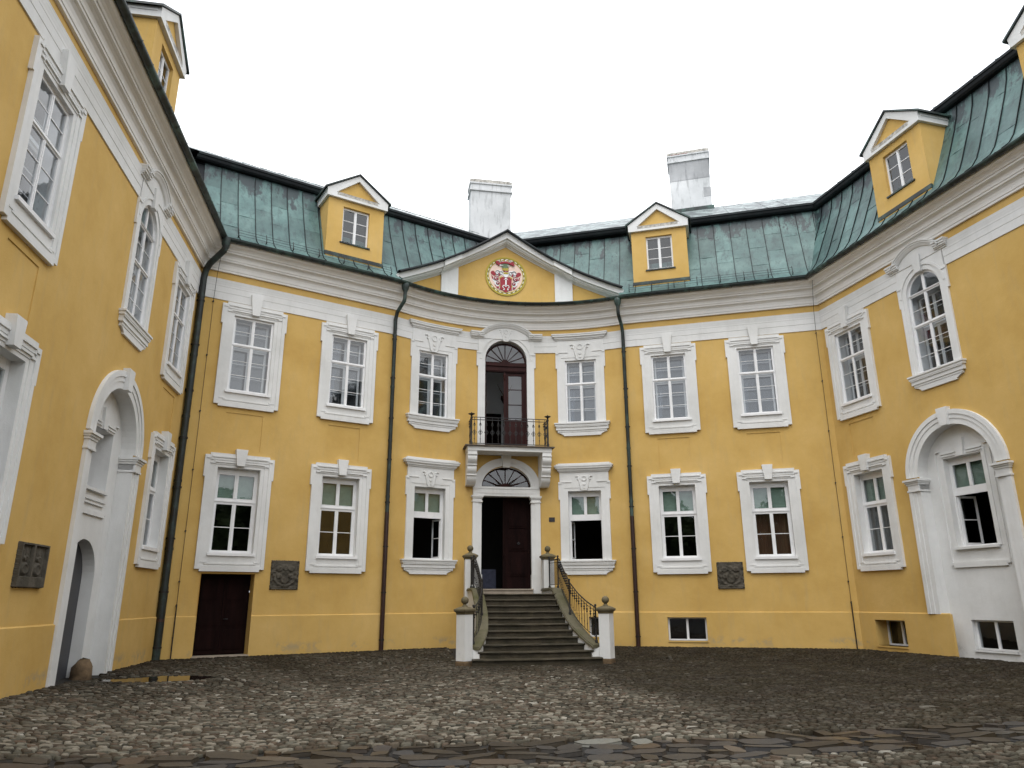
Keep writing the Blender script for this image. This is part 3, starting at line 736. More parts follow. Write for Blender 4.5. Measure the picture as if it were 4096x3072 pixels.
def cartouche(fr, c, z, k, win):
    """raised shield between two scrolls"""
    mb = MB()
    mb.prism(fr, [(c - .13 * k, z - .42 * k), (c + .13 * k, z - .42 * k), (c + .20 * k, z - .05 * k), (c + .24 * k, z + .2 * k), (c + .10 * k, z + .30 * k), (c, z + .36 * k), (c - .10 * k, z + .30 * k), (c - .24 * k, z + .2 * k), (c - .20 * k, z - .05 * k)], .03, .085)
    mb.arc(fr, c, z + .15 * k, .09 * k, .13 * k, 0, 2 * pi, .085, .11, 14); mb.arc(fr, c, z - .12 * k, 0, .06 * k, 0, 2 * pi, .085, .115, 8)
    mb.arc(fr, c, z - .29 * k, 0, .045 * k, 0, 2 * pi, .085, .11, 8)
    for sg in (-1, 1):
        pts = []
        for i in range(15):
            t = i / 14 * 1.6 * pi; r = .12 * k * (1 - i / 20); pts.append(fr(c + sg * (.30 * k + r * cos(t + .6)), z + .16 * k + r * sin(t + .6), .075))
        mb.tube([fr(c + sg * .15 * k, z - .36 * k, .07), fr(c + sg * .22 * k, z - .05 * k, .075)] + pts[::-1][-4:] + pts[::1], .026 * k, 6)
    obj('cartouche', mb, WHT, win)
def sill_apron(fr, c, zt, hw, win):
    mb = MB(); mb.box(fr, c - hw, c + hw, zt - .05, zt, 0, .17); mb.box(fr, c - hw + .03, c + hw - .03, zt - .13, zt - .05, 0, .14); mb.box(fr, c - hw + .07, c + hw - .07, zt - .17, zt - .13, 0, .13)
    mb.box(fr, c - hw + .07, c + hw - .07, zt - .29, zt - .17, 0, .10); mb.box(fr, c - hw + .14, c + hw - .14, zt - .36, zt - .29, 0, .075)
    w = hw - .14
    n = 6; pl = [(c - w, zt - .36)] + [(c - w + .20 - .16 * cos(t) * 1.0 , zt - .36 - .02 - .10 * sin(t)) for t in [pi / 2 * i / n for i in range(n + 1)]] + [(c - w + .26, zt - .52)]
    pr = [(2 * c - x, z) for x, z in pl][::-1]; P = pl + pr
    k = 6
    mb.prism(fr, [(c - w + .24, zt - .52), (c + w - .24, zt - .52), (c + w - .24, zt - .36), (c - w + .24, zt - .36)], 0, .06) if not fr.ds else mb.box(fr, c - w + .24, c + w - .24, zt - .52, zt - .36, 0, .06)
    for sg in (-1, 1):
        for i in range(6):
            t0 = i / 6; x0 = w - .24 * t0; d = sqrt(max(0, 1 - (1 - t0) ** 2)) if 0 else t0 ** 1.6
            x1 = w - .24 * (t0 + 1 / 6); zl = zt - .36 - .03 - .11 * d
            mb.prism(fr, [(c + sg * x0, zt - .36), (c + sg * x1, zt - .36), (c + sg * x1, zl), (c + sg * x0, zl)], 0, .06)
    obj('sill', mb, WHT, win)
def centre_window(c, up):
    b, t = (8.42, 11.06) if up else (3.06, 5.70); hw = .64
    mb = MB(); ring(mb, CE, c, hw, .80, b, t, b, t + .12, .045); ring(mb, CE, c, .80, .965, b, t + .12, b, t + .36, .06, .055, t - .33)
    fz = L2 - .22 if up else 6.44
    mb.box(CE, c - .965, c + .965, t + .36, fz, -.005, .06)
    for sg in (-1, 1): mb.box(CE, c + sg * .70 - .2, c + sg * .70 + .2, t + .34, t + .37, .06, .085); mb.box(CE, c + sg * .95 - .06, c + sg * .95 + .06, t + .28, t + .31, .06, .085)
    win = obj('window', mb, WHT, main)
    hd = MB(); z = fz
    for dz, o, w in ((.05, .075, 1.00), (.055, .115, 1.05), (.03, .13, 1.09), (.07, .17, 1.14), (.05, .19, 1.17)):
        hd.box(CE, c - w, c + w, z, z + dz, -.005, o + (.02 if up else .02)); z += dz
    if not up:
        hd.box(CE, c - 1.02, c + 1.02, z, z + .09, -.005, .10); hd.box(CE, c - 1.10, c + 1.10, z, z + .045, -.005, .19)
    obj('hood', hd, WHT, win); cartouche(CE, c, t + .42 if up else t + .36, 1.0 if up else .82, win); sill_apron(CE, c, b, 1.13, win)
    if up: upper_fill(CE, c, hw, b, t, UPROWS(b, t), win, curtain=.75 if c > 0 else .5)
    else: lower_fill(CE, c, hw, b, t, win, style='openR' if c < 0 else 'openL')
for c in (-3.08, 3.08): centre_window(c, True); centre_window(c, False)

def arched_hood(fr, c, half, zfl, rad, dz, end):
    """string-course moulding that rises in an arch: flat ears then an arc"""
    mb = MB(); prof = [(0, -.0), (.085, 0), (.085, .05), (.13, .08), (.17, .14), (.20, .17), (.20, .21), (.23, .215), (.23, .25), (0, .27)]
    cz = zfl - rad * cos(math.asin(half / rad)); a = math.asin(half / rad)
    mb.arcsweep(fr, c, cz, [(rad + z, o) for o, z in prof], pi / 2 - a, pi / 2 + a, 22)
    for sg in (-1, 1):
        for (o, z), (o2, z2) in zip(prof[1:-1:1], prof[2:]):
            if z2 > z: mb.box(fr, *sorted((c + sg * (half - .08 + z * .1), c + sg * (end + .3 * max(o, o2)))), zfl + z, zfl + z2, -.005, max(o, o2) if o2 else o)
    n = 16; low = 11.968                                  # white field under the arch
    for i in range(n):
        t0, t1 = pi / 2 + a - 2 * a * i / n, pi / 2 + a - 2 * a * (i + 1) / n
        x0, z0, x1, z1 = c + rad * cos(t0), cz + rad * sin(t0), c + rad * cos(t1), cz + rad * sin(t1)
        mb.prism(fr, [(x0, low), (x1, low), (x1, max(z1, low) + .03), (x0, max(z0, low) + .03)], -.005, .082)
    return mb
def arch_window(fr, c, root):
    b, sp, r = 8.38, 11.0, .66; mb = MB()
    for sg in (-1, 1):
        x0, x1 = sorted((c + sg * r, c + sg * .80)); mb.box(fr, x0, x1, b, sp, -.005, .045)
        x0, x1 = sorted((c + sg * .80, c + sg * .93)); mb.box(fr, x0, x1, b, 11.95, -.005, .06)
        x0, x1 = sorted((c + sg * .93, c + sg * .985)); mb.box(fr, x0, x1, 10.72, 11.45, -.005, .06)
        x0, x1 = sorted((c + sg * .78, c + sg * .98)); mb.box(fr, x0, x1, 11.34, 11.38, .06, .085)
    mb.arc(fr, c, sp, r, .82, 0, pi, -.005, .045, 22); mb.arc(fr, c, sp, .82, .90, 0, pi, -.005, .075, 22)
    for i in range(14):
        t0, t1 = pi * i / 14, pi * (i + 1) / 14
        mb.prism(fr, [(c + .88 * cos(t0), sp + .88 * sin(t0)), (c + .88 * cos(t1), sp + .88 * sin(t1)), (c + .93 * cos(t1), 11.98), (c + .93 * cos(t0), 11.98)], -.005, .058)
    win = obj('window', mb, WHT, root)
    obj('hood', arched_hood(fr, c, .80, 11.98, 1.02, .2, 1.14), WHT, win)
    obj('keystone', keystone(fr, c, 11.62, 12.18, .11, .17, .13), WHT, win); sill_apron(fr, c, b, 1.05, win)
    rows = [(b + .09, b + 1.50, 2), (b + 1.62, sp - .06, 1)]
    upper_fill(fr, c, r, b, sp + .0, rows, win)
    hd = MB(); hd.arc(fr, c, sp, r - .075, r, 0, pi, -.095, -.035, 20); hd.box(fr, c - .05, c + .05, sp, sp + r - .05, -.095, -.041); hd.box(fr, c - r + .03, c + r - .03, sp - .02, sp + .03, -.06, -.015); obj('arched_sash', hd, PAINT, win)
    rv = MB(); n = 20
    for i in range(n):
        t0, t1 = pi * i / n, pi * (i + 1) / n; rv.add([fr(c + r * cos(t), sp + r * sin(t), o) for t, o in ((t0, 0), (t1, 0), (t1, -.42), (t0, -.42))], [(0, 1, 2, 3)])
    obj('arch_soffit', rv, PAINT, win)
    for sg in (-1, 1):
        q = MB(); pts = [(c + sg * .05, sp + .03)] + [(c + sg * (r - .075) * cos(t), sp + max(.03, (r - .075) * sin(t))) for t in [pi / 2 * i / 8 for i in range(9)]]
        pts = [p for p in pts if sg * (p[0] - c) >= .049] + [(c + sg * .05, sp + r - .08)]
        q.add([fr(x, z, -.065) for x, z in pts], [tuple(range(len(pts)))]); obj('pane', q, GLASS, win)
arch_window(LW, LWC[1], left); arch_window(RW, RWC[1], right)

# ------------------------------------------------------------------ big arched niches on the wings
def niche(fr, c, root, door):
    sp, r, dp = 5.26, 1.36, -.32; mb = MB()
    bot = -.5
    # archivolt and pilasters
    for sg in (-1, 1):
        z0 = bot if (door or sg > 0) else PL
        for w0, w1, o in ((1.36, 1.52, .045), (1.52, 1.66, .065), (1.66, 1.79, .085)):
            x0, x1 = sorted((c + sg * w0, c + sg * w1)); mb.box(fr, x0, x1, z0, 5.02, -.005, o)
        z = 4.82
        for dz, w, o in ((.05, .03, .11), (.16, -.01, .10), (.06, .03, .12), (.05, .06, .15), (.06, .09, .19)):
            x0, x1 = sorted((c + sg * (1.36 - max(w, 0)), c + sg * (1.79 + w))); mb.box(fr, x0, x1, z, z + dz, dp, o); z += dz
    for r0, r1, o in ((1.36, 1.53, .045), (1.53, 1.66, .065), (1.66, 1.80, .09)): mb.arc(fr, c, sp, r0, r1, 0, pi, -.005, o, 30)
    nic = obj('niche', mb, WHT, root)
    obj('keystone', keystone(fr, c, 6.60, 7.14, .13, .19, .17), WHT, nic)
    # recess
    rc = MB(); n = 28
    for sg in (-1, 1): rc.add([fr(c + sg * r, bot, 0), fr(c + sg * r, sp, 0), fr(c + sg * r, sp, dp), fr(c + sg * r, bot, dp)], [(0, 1, 2, 3)])
    for i in range(n):
        t0, t1 = pi * i / n, pi * (i + 1) / n
        rc.add([fr(c + r * cos(t), sp + r * sin(t), o) for t, o in ((t0, 0), (t1, 0), (t1, dp), (t0, dp))], [(0, 1, 2, 3)])
    hs = [(c - .67, c + .67, 3.06, 5.70)]
    if door: hs = [(c - .67, c + .67, 4.18, 5.62), (c - .86, c + .86, -.5, 3.02)]
    else: hs.append((c - .67, c + .67, .22, 1.03))
    cells(rc, fr, c - r, c + r, bot, sp, dp, hs)
    for h in hs:                                          # the arched head behind: above the spring line
        pass
    for i in range(n):
        t0, t1 = pi * i / n, pi * (i + 1) / n; zz = max(5.70 if not door else 5.62, sp)
        x0, x1 = c + r * cos(t0), c + r * cos(t1); y0, y1 = sp + r * sin(t0), sp + r * sin(t1); m = (x0 + x1) / 2
        lo0 = sp
        if abs(m - c) < .66: lo0 = zz
        if max(y0, y1) > lo0: rc.add([fr(x0, lo0, dp), fr(x0, max(y0, lo0), dp), fr(x1, max(y1, lo0), dp), fr(x1, lo0, dp)], [(0, 1, 2, 3)])
    if door:
        spandrel(rc, fr, c, 2.16, .86, 3.02, .86, dp)
    obj('recess', rc, WHT, nic)
    # flat moulded frame of the niche window
    tb = hs[0][2]; tt = hs[0][3]; fm = MB()
    f2 = Fr(fr(0, 0, dp)[:2], fr.d, fr.n)
    for sg in (-1, 1):
        x0, x1 = sorted((c + sg * .67, c + sg * .80)); fm.box(f2, x0, x1, tb, tt + .12, -.005, .03)
        x0, x1 = sorted((c + sg * .78, c + sg * .93)); fm.box(f2, x0, x1, tt + .22, tt + .26, -.005, .06)
        x0, x1 = sorted((c + sg * .2, c + sg * .72)); fm.box(f2, x0, x1, tt + .13, tt + .16, -.005, .06); fm.box(f2, x0, x1, tt + .05, tt + .08, .03, .06)
    fm.box(f2, c - .67, c + .67, tt, tt + .12, -.005, .03); fm.prism(f2, [(c - .11, tt - .0), (c + .11, tt), (c + .17, tt + .52), (c - .17, tt + .52)], -.005, .07)
    fm.box(f2, c - .74, c + .74, tb - .06, tb + .01, -.3, .09)
    if door:
        fm.box(f2, c - .80, c + .80, tb - .26, tb - .20, -.005, .05); fm.box(f2, c - .70, c + .70, tb - .35, tb - .31, -.005, .05); fm.box(f2, c - .80, c + .80, tb - .60, tb - .55, -.005, .05); fm.box(f2, c - .9, c + .9, tb - .55, tb - .50, -.005, .05)
    else:
        fm.box(f2, c - .98, c + .98, tb - .50, tb - .42, -.005, .055); fm.box(f2, c - .88, c + .88, tb - .57, tb - .50, -.005, .055)
        for sg in (-1, 1): x0, x1 = sorted((c + sg * .93, c + sg * .98)); fm.box(f2, x0, x1, tb - .42, tt + .20, -.005, .03)
    win = obj('window', fm, WHT, root)
    if door:
        rv = MB(); reveal(rv, f2, c - .67, c + .67, tb, tt, 0, -.62); obj('jamb', rv, WHT, win)
        s_, p_ = sash(f2, c, .67, tb, tt, -.56, [(tb + .1, tt - .12, 1)], .1, .05, .01); obj('sash_frame', s_, PAINT, win); add_panes(f2, p_, -.59, win)
        # doorway
        dr = MB(); dr.box(f2, c - .9, c + .9, -.2, 3.06, -.40, -.27); d = obj('door', dr, GREYD, root); d['label'] = 'grey arched door'
        kn = MB(); p_ = Vector(fr(c + .25, 1.20, dp - .27)); kn.tube([tuple(p_), tuple(p_ + Vector((.05, 0, 0))), tuple(p_ + Vector((.055, 0, 0))), tuple(p_ + Vector((.085, 0, 0)))], [.02, .02, .045, .035], 8); obj('handle', kn, IRON, d)
        jm = MB(); n2 = 18
        for sg in (-1, 1): jm.add([f2(c + sg * .86, -.3, 0), f2(c + sg * .86, 2.16, 0), f2(c + sg * .86, 2.16, -.27), f2(c + sg * .86, -.3, -.27)], [(0, 1, 2, 3)])
        for i in range(n2):
            t0, t1 = pi * i / n2, pi * (i + 1) / n2; jm.add([f2(c + .86 * cos(t), 2.16 + .86 * sin(t), o) for t, o in ((t0, 0), (t1, 0), (t1, -.27), (t0, -.27))], [(0, 1, 2, 3)])
        obj('door_jamb', jm, WHT, d)
    else:
        lower_fill(f2, c, .67, tb, tt, win, o=-.16, style='openB', bl=True)
        basement_window(f2, c, .22, 1.03, .67, root, WHT, -.12)
def basement_window(fr, c, z0, z1, hw, root, rev, o=-.15, full=True):
    mb = MB(); reveal(mb, fr, c - hw, c + hw, z0, z1, .04 if rev is YEL else 0, o - .15)
    win = obj('basement_window', mb, rev, root); f = MB(); m = .06
    f.box(fr, c - hw, c - hw + m, z0, z1, o - .05, o); f.box(fr, c + hw - m, c + hw, z0, z1, o - .05, o); f.box(fr, c - hw + m, c + hw - m, z0, z0 + .05, o - .05, o + .02); f.box(fr, c - hw + m, c + hw - m, z1 - .05, z1, o - .05, o); f.box(fr, c - .04, c + .04, z0 + .05, z1 - .05, o - .05, o - .004)
    obj('sash_frame', f, PAINT, win); add_panes(fr, [(c - hw + m, c - .04, z0 + .05, z1 - .05), (c + .04, c + hw - m, z0 + .05, z1 - .05)], o - .03, win)
    s = MB(); s.box(fr, c - hw - .02, c + hw + .02, z0 - .05, z0, o, .05 if rev is not YEL else .07); obj('sill', s, rev if rev is WHT else YEL, win)
niche(LW, LWC[1], left, True); niche(RW, RWC[1], right, False)
basement_window(RB, 1.72, .22, 1.01, .68, main, YEL, -.13); basement_window(RW, 1.37, .17, .96, .65, right, YEL, -.42); basement_window(CE, 3.48, .32, 1.02, .38, main, YEL, -.15)

# ------------------------------------------------------------------ cellar door
mb = MB(); reveal(mb, LB, 1.08, 2.68, -.05, 2.45, .04, -.45, False); o_ = obj('cellar_doorway', mb, YEL, main)
for k, (a, b) in enumerate(((1.10, 1.875), (1.885, 2.66))):
    d = MB(); d.box(LB, a, b, .06, 2.45, -.45, -.40)
    for z0, z1 in ((.22, .78), (.92, 1.55), (1.69, 2.32)): d.box(LB, a + .10, b - .10, z0, z1, -.40, -.375)
    d.box(LB, a, b, .08, .17, -.40, -.37)
    lf = obj('door', d, WOOD, o_)
    if k: h = MB(); h.tube([LB(1.95, 1.1, -.38), LB(1.95, 1.1, -.33), LB(2.07, 1.1, -.33)], .012, 6); obj('handle', h, IRON, o_)
th = MB(); th.box(LB, 1.05, 2.71, -.05, .05, -.4, .07); obj('threshold', th, THRESH, o_)

# ------------------------------------------------------------------ main doorway, fanlights, balcony door
def fanlight(cz, r, e, o, nray, parent, hub):
    mb = MB(); mb.arc(CE, 0, cz, r - .06, r, 0, pi, o - .06, o, 24, e); mb.box(CE, -r + .06, r - .06, cz, cz + .05, o - .06, o); mb.arc(CE, 0, cz, 0, hub, 0, pi, o - .05, o + .01, 14, e)
    for i in range(1, nray):
        t = pi * i / nray; mb.bar(CE, hub * cos(t) * .9, cz + hub * sin(t) * e * .9, (r - .04) * cos(t), cz + (r - .04) * sin(t) * e, .032, o - .045, o - .003)
    f = obj('fanlight', mb, WOOD2, parent)
    for i in range(nray):
        t0, t1 = pi * i / nray, pi * (i + 1) / nray; q = MB(); rr = r - .05
        q.add([CE(hub * .9 * cos(t), cz + hub * .9 * e * sin(t), o - .03) for t in (t0, t1)] + [CE(rr * cos(t1 + (t0 - t1) * k / 4), cz + rr * e * sin(t1 + (t0 - t1) * k / 4), o - .03) for k in range(5)], [tuple(range(7))]); obj('pane', q, GLASS, parent)
    return f
# entrance
mb = MB()
for sg in (-1, 1):
    for w0, w1, o in ((.98, 1.12, .06), (1.12, 1.34, .09)):
        x0, x1 = sorted((sg * w0, sg * w1)); mb.box(CE, x0, x1, 1.85, 5.27, -.3 if w0 < 1 else -.005, o)
    x0, x1 = sorted((sg * .96, sg * 1.36)); mb.box(CE, x0, x1, 1.85, 2.55, -.28, .12)
    z = 5.25
    for dz, w, o in ((.05, .03, .12), (.09, .0, .105), (.05, .03, .13), (.06, .055, .16)):
        x0, x1 = sorted((sg * (.98 - w), sg * (1.34 + w))); mb.box(CE, x0, x1, z, z + dz, -.3, o); z += dz
mb.box(CE, -1.33, 1.33, 5.50, 5.86, -.3, .075); mb.box(CE, -1.29, 1.29, 5.78, 5.81, .075, .095); mb.box(CE, -1.15, 1.15, 5.60, 5.63, .075, .09)
for r0, r1, o in ((.98, 1.12, .05), (1.12, 1.34, .075)): mb.arc(CE, 0, 5.85, r0, r1, 0, pi, -.005, o, 30, .86)
ent = obj('entrance_doorway', mb, WHT, main)
rv = MB()
for i in range(24):
    t0, t1 = pi * i / 24, pi * (i + 1) / 24; rv.add([CE(.98 * cos(t), 5.85 + .98 * .82 * sin(t), o) for t, o in ((t0, .04), (t1, .04), (t1, -.3), (t0, -.3))], [(0, 1, 2, 3)])
obj('arch_soffit', rv, WHT, ent)
obj('keystone', keystone(CE, 0, 6.62, 7.16, .14, .20, .16), WHT, ent)
fanlight(5.86, .97, .82, -.18, 8, ent, .22)
th = MB(); th.box(CE, -1.0, 1.0, 1.84, 2.02, -.6, .34); th.box(CE, -1.02, 1.02, 1.985, 2.03, -.6, .38); obj('threshold', th, THRESH, ent)
d = MB(); d.box(CE, -.06, .97, 2.04, 5.5, -.40, -.34); d.box(CE, -.08, .0, 2.04, 5.4, -.34, -.30); d.lathe(CE(-.04, 3.30, -.30), [(.03, -.1), (.06, 0), (.03, .1)], 8)
for z0, z1 in ((2.52, 3.28), (3.46, 4.12), (4.32, 5.25)):
    d.box(CE, .16, .84, z0, z1, -.34, -.315); d.box(CE, .24, .76, z0 + .08, z1 - .08, -.315, -.295)
d.box(CE, .02, .95, 2.06, 2.36, -.34, -.30)
dd_ = obj('door', d, WOOD, ent)
h = MB(); h.arc(CE, .52, 3.75, .04, .06, pi, 2 * pi, -.29, -.27, 8); h.arc(CE, .52, 3.76, 0, .03, 0, 2 * pi, -.30, -.27, 8); obj('door_knocker', h, IRON, ent)

# balcony door
mb = MB()
for sg in (-1, 1):
    x0, x1 = sorted((sg * .87, sg * 1.00)); mb.box(CE, x0, x1, 7.3, 11.07, -.3, .045)
    x0, x1 = sorted((sg * 1.00, sg * 1.17)); mb.box(CE, x0, x1, 7.3, 11.95, -.005, .06)
    x0, x1 = sorted((sg * 1.17, sg * 1.23)); mb.box(CE, x0, x1, 10.76, 11.40, -.005, .06)
    x0, x1 = sorted((sg * .99, sg * 1.22)); mb.box(CE, x0, x1, 11.30, 11.335, .06, .085)
mb.arc(CE, 0, 11.07, .87, 1.02, 0, pi, -.005, .05, 24); mb.arc(CE, 0, 11.07, 1.02, 1.10, 0, pi, -.005, .075, 24)
for i in range(16):
    t0, t1 = pi * i / 16, pi * (i + 1) / 16
    mb.prism(CE, [(1.08 * cos(t0), 11.07 + 1.08 * sin(t0)), (1.08 * cos(t1), 11.07 + 1.08 * sin(t1)), (1.17 * cos(t1), max(11.98, 11.07 + 1.08 * sin(t1) + .01)), (1.17 * cos(t0), max(11.98, 11.07 + 1.08 * sin(t0) + .01))], -.005, .058)
bdw = obj('balcony_doorway', mb, WHT, main)
obj('hood', arched_hood(CE, 0, 1.02, 11.93, 1.34, .2, 1.46), WHT, bdw); cartouche(CE, 0, 12.18, .72, bdw)
rv = MB()
for i in range(24):
    t0, t1 = pi * i / 24, pi * (i + 1) / 24; rv.add([CE(.87 * cos(t), 11.07 + .87 * sin(t), o) for t, o in ((t0, .04), (t1, .04), (t1, -.3), (t0, -.3))], [(0, 1, 2, 3)])
obj('arch_soffit', rv, WHT, bdw)
fanlight(10.99, .86, 1.02, -.16, 8, bdw, .17)
f = MB(); f.box(CE, -.87, -.79, 7.33, 10.99, -.28, -.14); f.box(CE, .79, .87, 7.33, 10.99, -.28, -.14); f.box(CE, -.87, .87, 10.62, 10.99, -.28, -.13); f.box(CE, -.87, .87, 10.86, 10.93, -.13, -.08); f.box(CE, -.87, .87, 10.66, 10.72, -.13, -.10)
obj('door_frame', f, WOOD2, bdw)
f = MB(); a, b = -.03, .79; zz = [8.62, 9.24, 9.27, 9.88, 9.91, 10.48]
f.box(CE, a, a + .17, 7.36, 10.60, -.26, -.20); f.box(CE, b - .12, b, 7.36, 10.60, -.26, -.20); f.box(CE, a + .17, b - .12, 7.36, 8.62, -.26, -.20); f.box(CE, a + .17, b - .12, 10.48, 10.60, -.26, -.20)
for z in (9.24, 9.88): f.box(CE, a + .17, b - .12, z, z + .03, -.25, -.205)
f.box(CE, a + .22, b - .17, 7.55, 8.35, -.20, -.175); f.box(CE, a - .03, a + .06, 7.36, 10.6, -.20, -.15); f.lathe(CE(a + .015, 10.42, -.17), [(.04, -.16), (.065, -.08), (.04, 0), (.07, .07), (.03, .12)], 8); f.lathe(CE(a + .015, 8.5, -.17), [(.035, -.1), (.06, 0), (.035, .1)], 8)
obj('door', f, WOOD2, bdw); add_panes(CE, [(a + .17, b - .12, zz[2 * i], zz[2 * i + 1]) for i in range(3)], -.23, bdw)
f = MB(); lf = Fr(CE(-.77, 0, -.26)[:2], (-.12, .99), (.99, .12)); f.box(lf, 0, .74, 7.36, 10.6, -.03, .03); d2 = obj('door', f, WOOD2, bdw); d2['label'] = 'open door leaf folded back inside'
# inside the balcony room: far wall with a dark doorway
f = MB(); f.box(CE, -.85, .35, 7.33, 9.95, -4.58, -4.5); obj('inner_door', f, WOOD, main)
def antlers():
    c = Vector(CE(.44, 10.72, -4.45)); mb = MB()
    t = empty('deer_skull_trophy', tuple(c), 'antlered skull on a wooden shield, seen hanging inside the open balcony door', 'hunting trophy')
    k = MB(); k.prism(CE, [(.34, 10.67), (.44, 10.39), (.54, 10.67), (.53, 10.82), (.35, 10.82)], -4.52, -4.46); obj('wooden_shield', k, WOOD2, t)
    k = MB(); k.lathe(tuple(c + Vector((0, -.06, -.22))), [(0, 0), (.03, .01), (.055, .14), (.085, .24), (.06, .32), (0, .34)], 10); obj('skull', k, BONE, t)
    for sg in (-1, 1):
        k = MB(); p = [c + Vector((sg * x, -y, z)) for x, y, z in ((.04, .08, .08), (.12, .14, .2), (.24, .2, .34), (.30, .16, .5), (.36, .12, .62))]; k.tube([tuple(q) for q in p], [.022, .02, .017, .013, .006], 6)
        k.tube([tuple(p[1]), tuple(p[1] + Vector((0, -.16, .1)))], [.014, .005], 5); obj('antler', k, BONE, t)
antlers()
def hall_table():
    t = empty('cloth_covered_table', (-.62, 3.1, 2.0), 'table under a dark blue grey cloth standing in the dark hall behind the open entrance', 'table')
    mb = MB(); pts = []; n = 40
    for ring_, z in ((.0, .80), (1.0, .80), (1.03, .74), (1.06, .05)):
        for i in range(n):
            th_ = 2 * pi * i / n; cx_, sx_ = cos(th_), sin(th_); m = max(abs(cx_), abs(sx_)); w = .02 * sin(th_ * 11) * (z < .1)
            pts.append((-.62 + cx_ / m * .42 * (ring_ + w), 3.1 + sx_ / m * .32 * (ring_ + w), 2.0 + z))
    fs = [tuple(range(n, 2 * n))] + [(r * n + i, r * n + (i + 1) % n, (r + 1) * n + (i + 1) % n, (r + 1) * n + i) for r in (1, 2) for i in range(n)]
    mb.add(pts, fs); obj('cloth', mb, CLOTH, t)
    for sx_ in (-1, 1):
        for sy in (-1, 1): k = MB(); k.tube([(-.62 + sx_ * .36, 3.1 + sy * .26, 2.0), (-.62 + sx_ * .36, 3.1 + sy * .26, 2.78)], .025, 6); obj('leg', k, WOOD, t)
hall_table()

# ------------------------------------------------------------------ pediment
ZT = [(0, 16.70), (2.1, 15.36), (2.85, 14.93), (3.4, 14.63), (5.10, 13.78)]
zt = lambda s: float(np.interp(abs(s), [p[0] for p in ZT], [p[1] for p in ZT]))
def build_pediment():
    TY = [(0, 16.20), (2.11, 14.97), (2.88, 14.47), (3.95, 13.90), (5.15, 13.28)]
    ty = lambda s: float(np.interp(abs(s), [p[0] for p in TY], [p[1] for p in TY]))
    mb = MB(); n = 40
    for i in range(n):
        a, b = -4.3 + 8.6 * i / n, -4.3 + 8.6 * (i + 1) / n
        rr = .80; pts = []
        mb.add([CE(a, 13.3, .02), CE(b, 13.3, .02), CE(b, ty(b) + .1, .02), CE(a, ty(a) + .1, .02)], [(0, 1, 2, 3)])
    ped = obj('pediment', mb, YEL, main)
    for sg in (-1, 1):
        k = MB()
        for i in range(3):
            a, b = sorted((sg * (2.10 + .75 * i / 3), sg * (2.10 + .75 * (i + 1) / 3))); 
            k.add([CE(a, 13.32, .10), CE(b, 13.32, .10), CE(b, ty(b) + .12, .10), CE(a, ty(a) + .12, .10)], [(0, 1, 2, 3)])
        for a in (2.10, 2.85): k.add([CE(sg * a, 13.32, .0), CE(sg * a, ty(a) + .1, .0), CE(sg * a, ty(a) + .1, .10), CE(sg * a, 13.32, .10)], [(0, 1, 2, 3)])
        obj('pediment_block', k, WHT, ped)
    # raking cornice following the curve of the wall
    rk = MB(); cp = MB()
    base = [(0, .0), (.06, .0), (.06, .09), (.12, .11), (.13, .17), (.17, .20), (.24, .205), (.24, .25), (.29, .30), (.31, .36), (.31, .48), (.42, .50), (.42, .92), (.46, .94), (.46, 1.0), (0, 1.0)]
    S = sorted({*np.linspace(-5.1, 5.1, 61).tolist(), 0.0, 2.06, 2.09, 2.88, 2.91, -2.06, -2.09, -2.88, -2.91})
    def row(s):
        out = 1 if 2.075 < abs(s) < 2.895 else 0; zt_, zb_ = zt(s), ty(s)
        th_ = zt_ - zb_
        return [CE(s, zb_ + h * th_, o + (.075 * out if 0 < o else 0)) for o, h in base]
    V = [row(s) for s in S]; k = len(base); vs = [p for r in V for p in r]; fs = []
    for i in range(len(S) - 1):
        for j in range(k): a, b = i * k + j, i * k + (j + 1) % k; fs.append((a, a + k, b + k, b))
    fs += [tuple(range(k))[::-1], tuple((len(S) - 1) * k + j for j in range(k))]
    rk.add(vs, fs); obj('raking_cornice', rk, WHT, ped)
    # copper covering with a rolled front edge, running back into the main roof
    prof = [(.44, .0), (.56, .0), (.58, .05), (.56, .11), (.48, .13)]
    vs = []; fs = []; k = len(prof) + 2
    for s in S:
        f0 = [CE(s, zt(s) + dz, o) for o, dz in prof]; q = CE(s, zt(s) + .13, .40); vs += f0 + [q, (q[0], q[1] + 4.2, q[2])]
    for i in range(len(S) - 1):
        for j in range(k - 1): a, b = i * k + j, i * k + j + 1; fs.append((a, a + k, b + k, b))
    cp.add(vs, fs); obj('pediment_roof', cp, COPD, ped)
build_pediment()

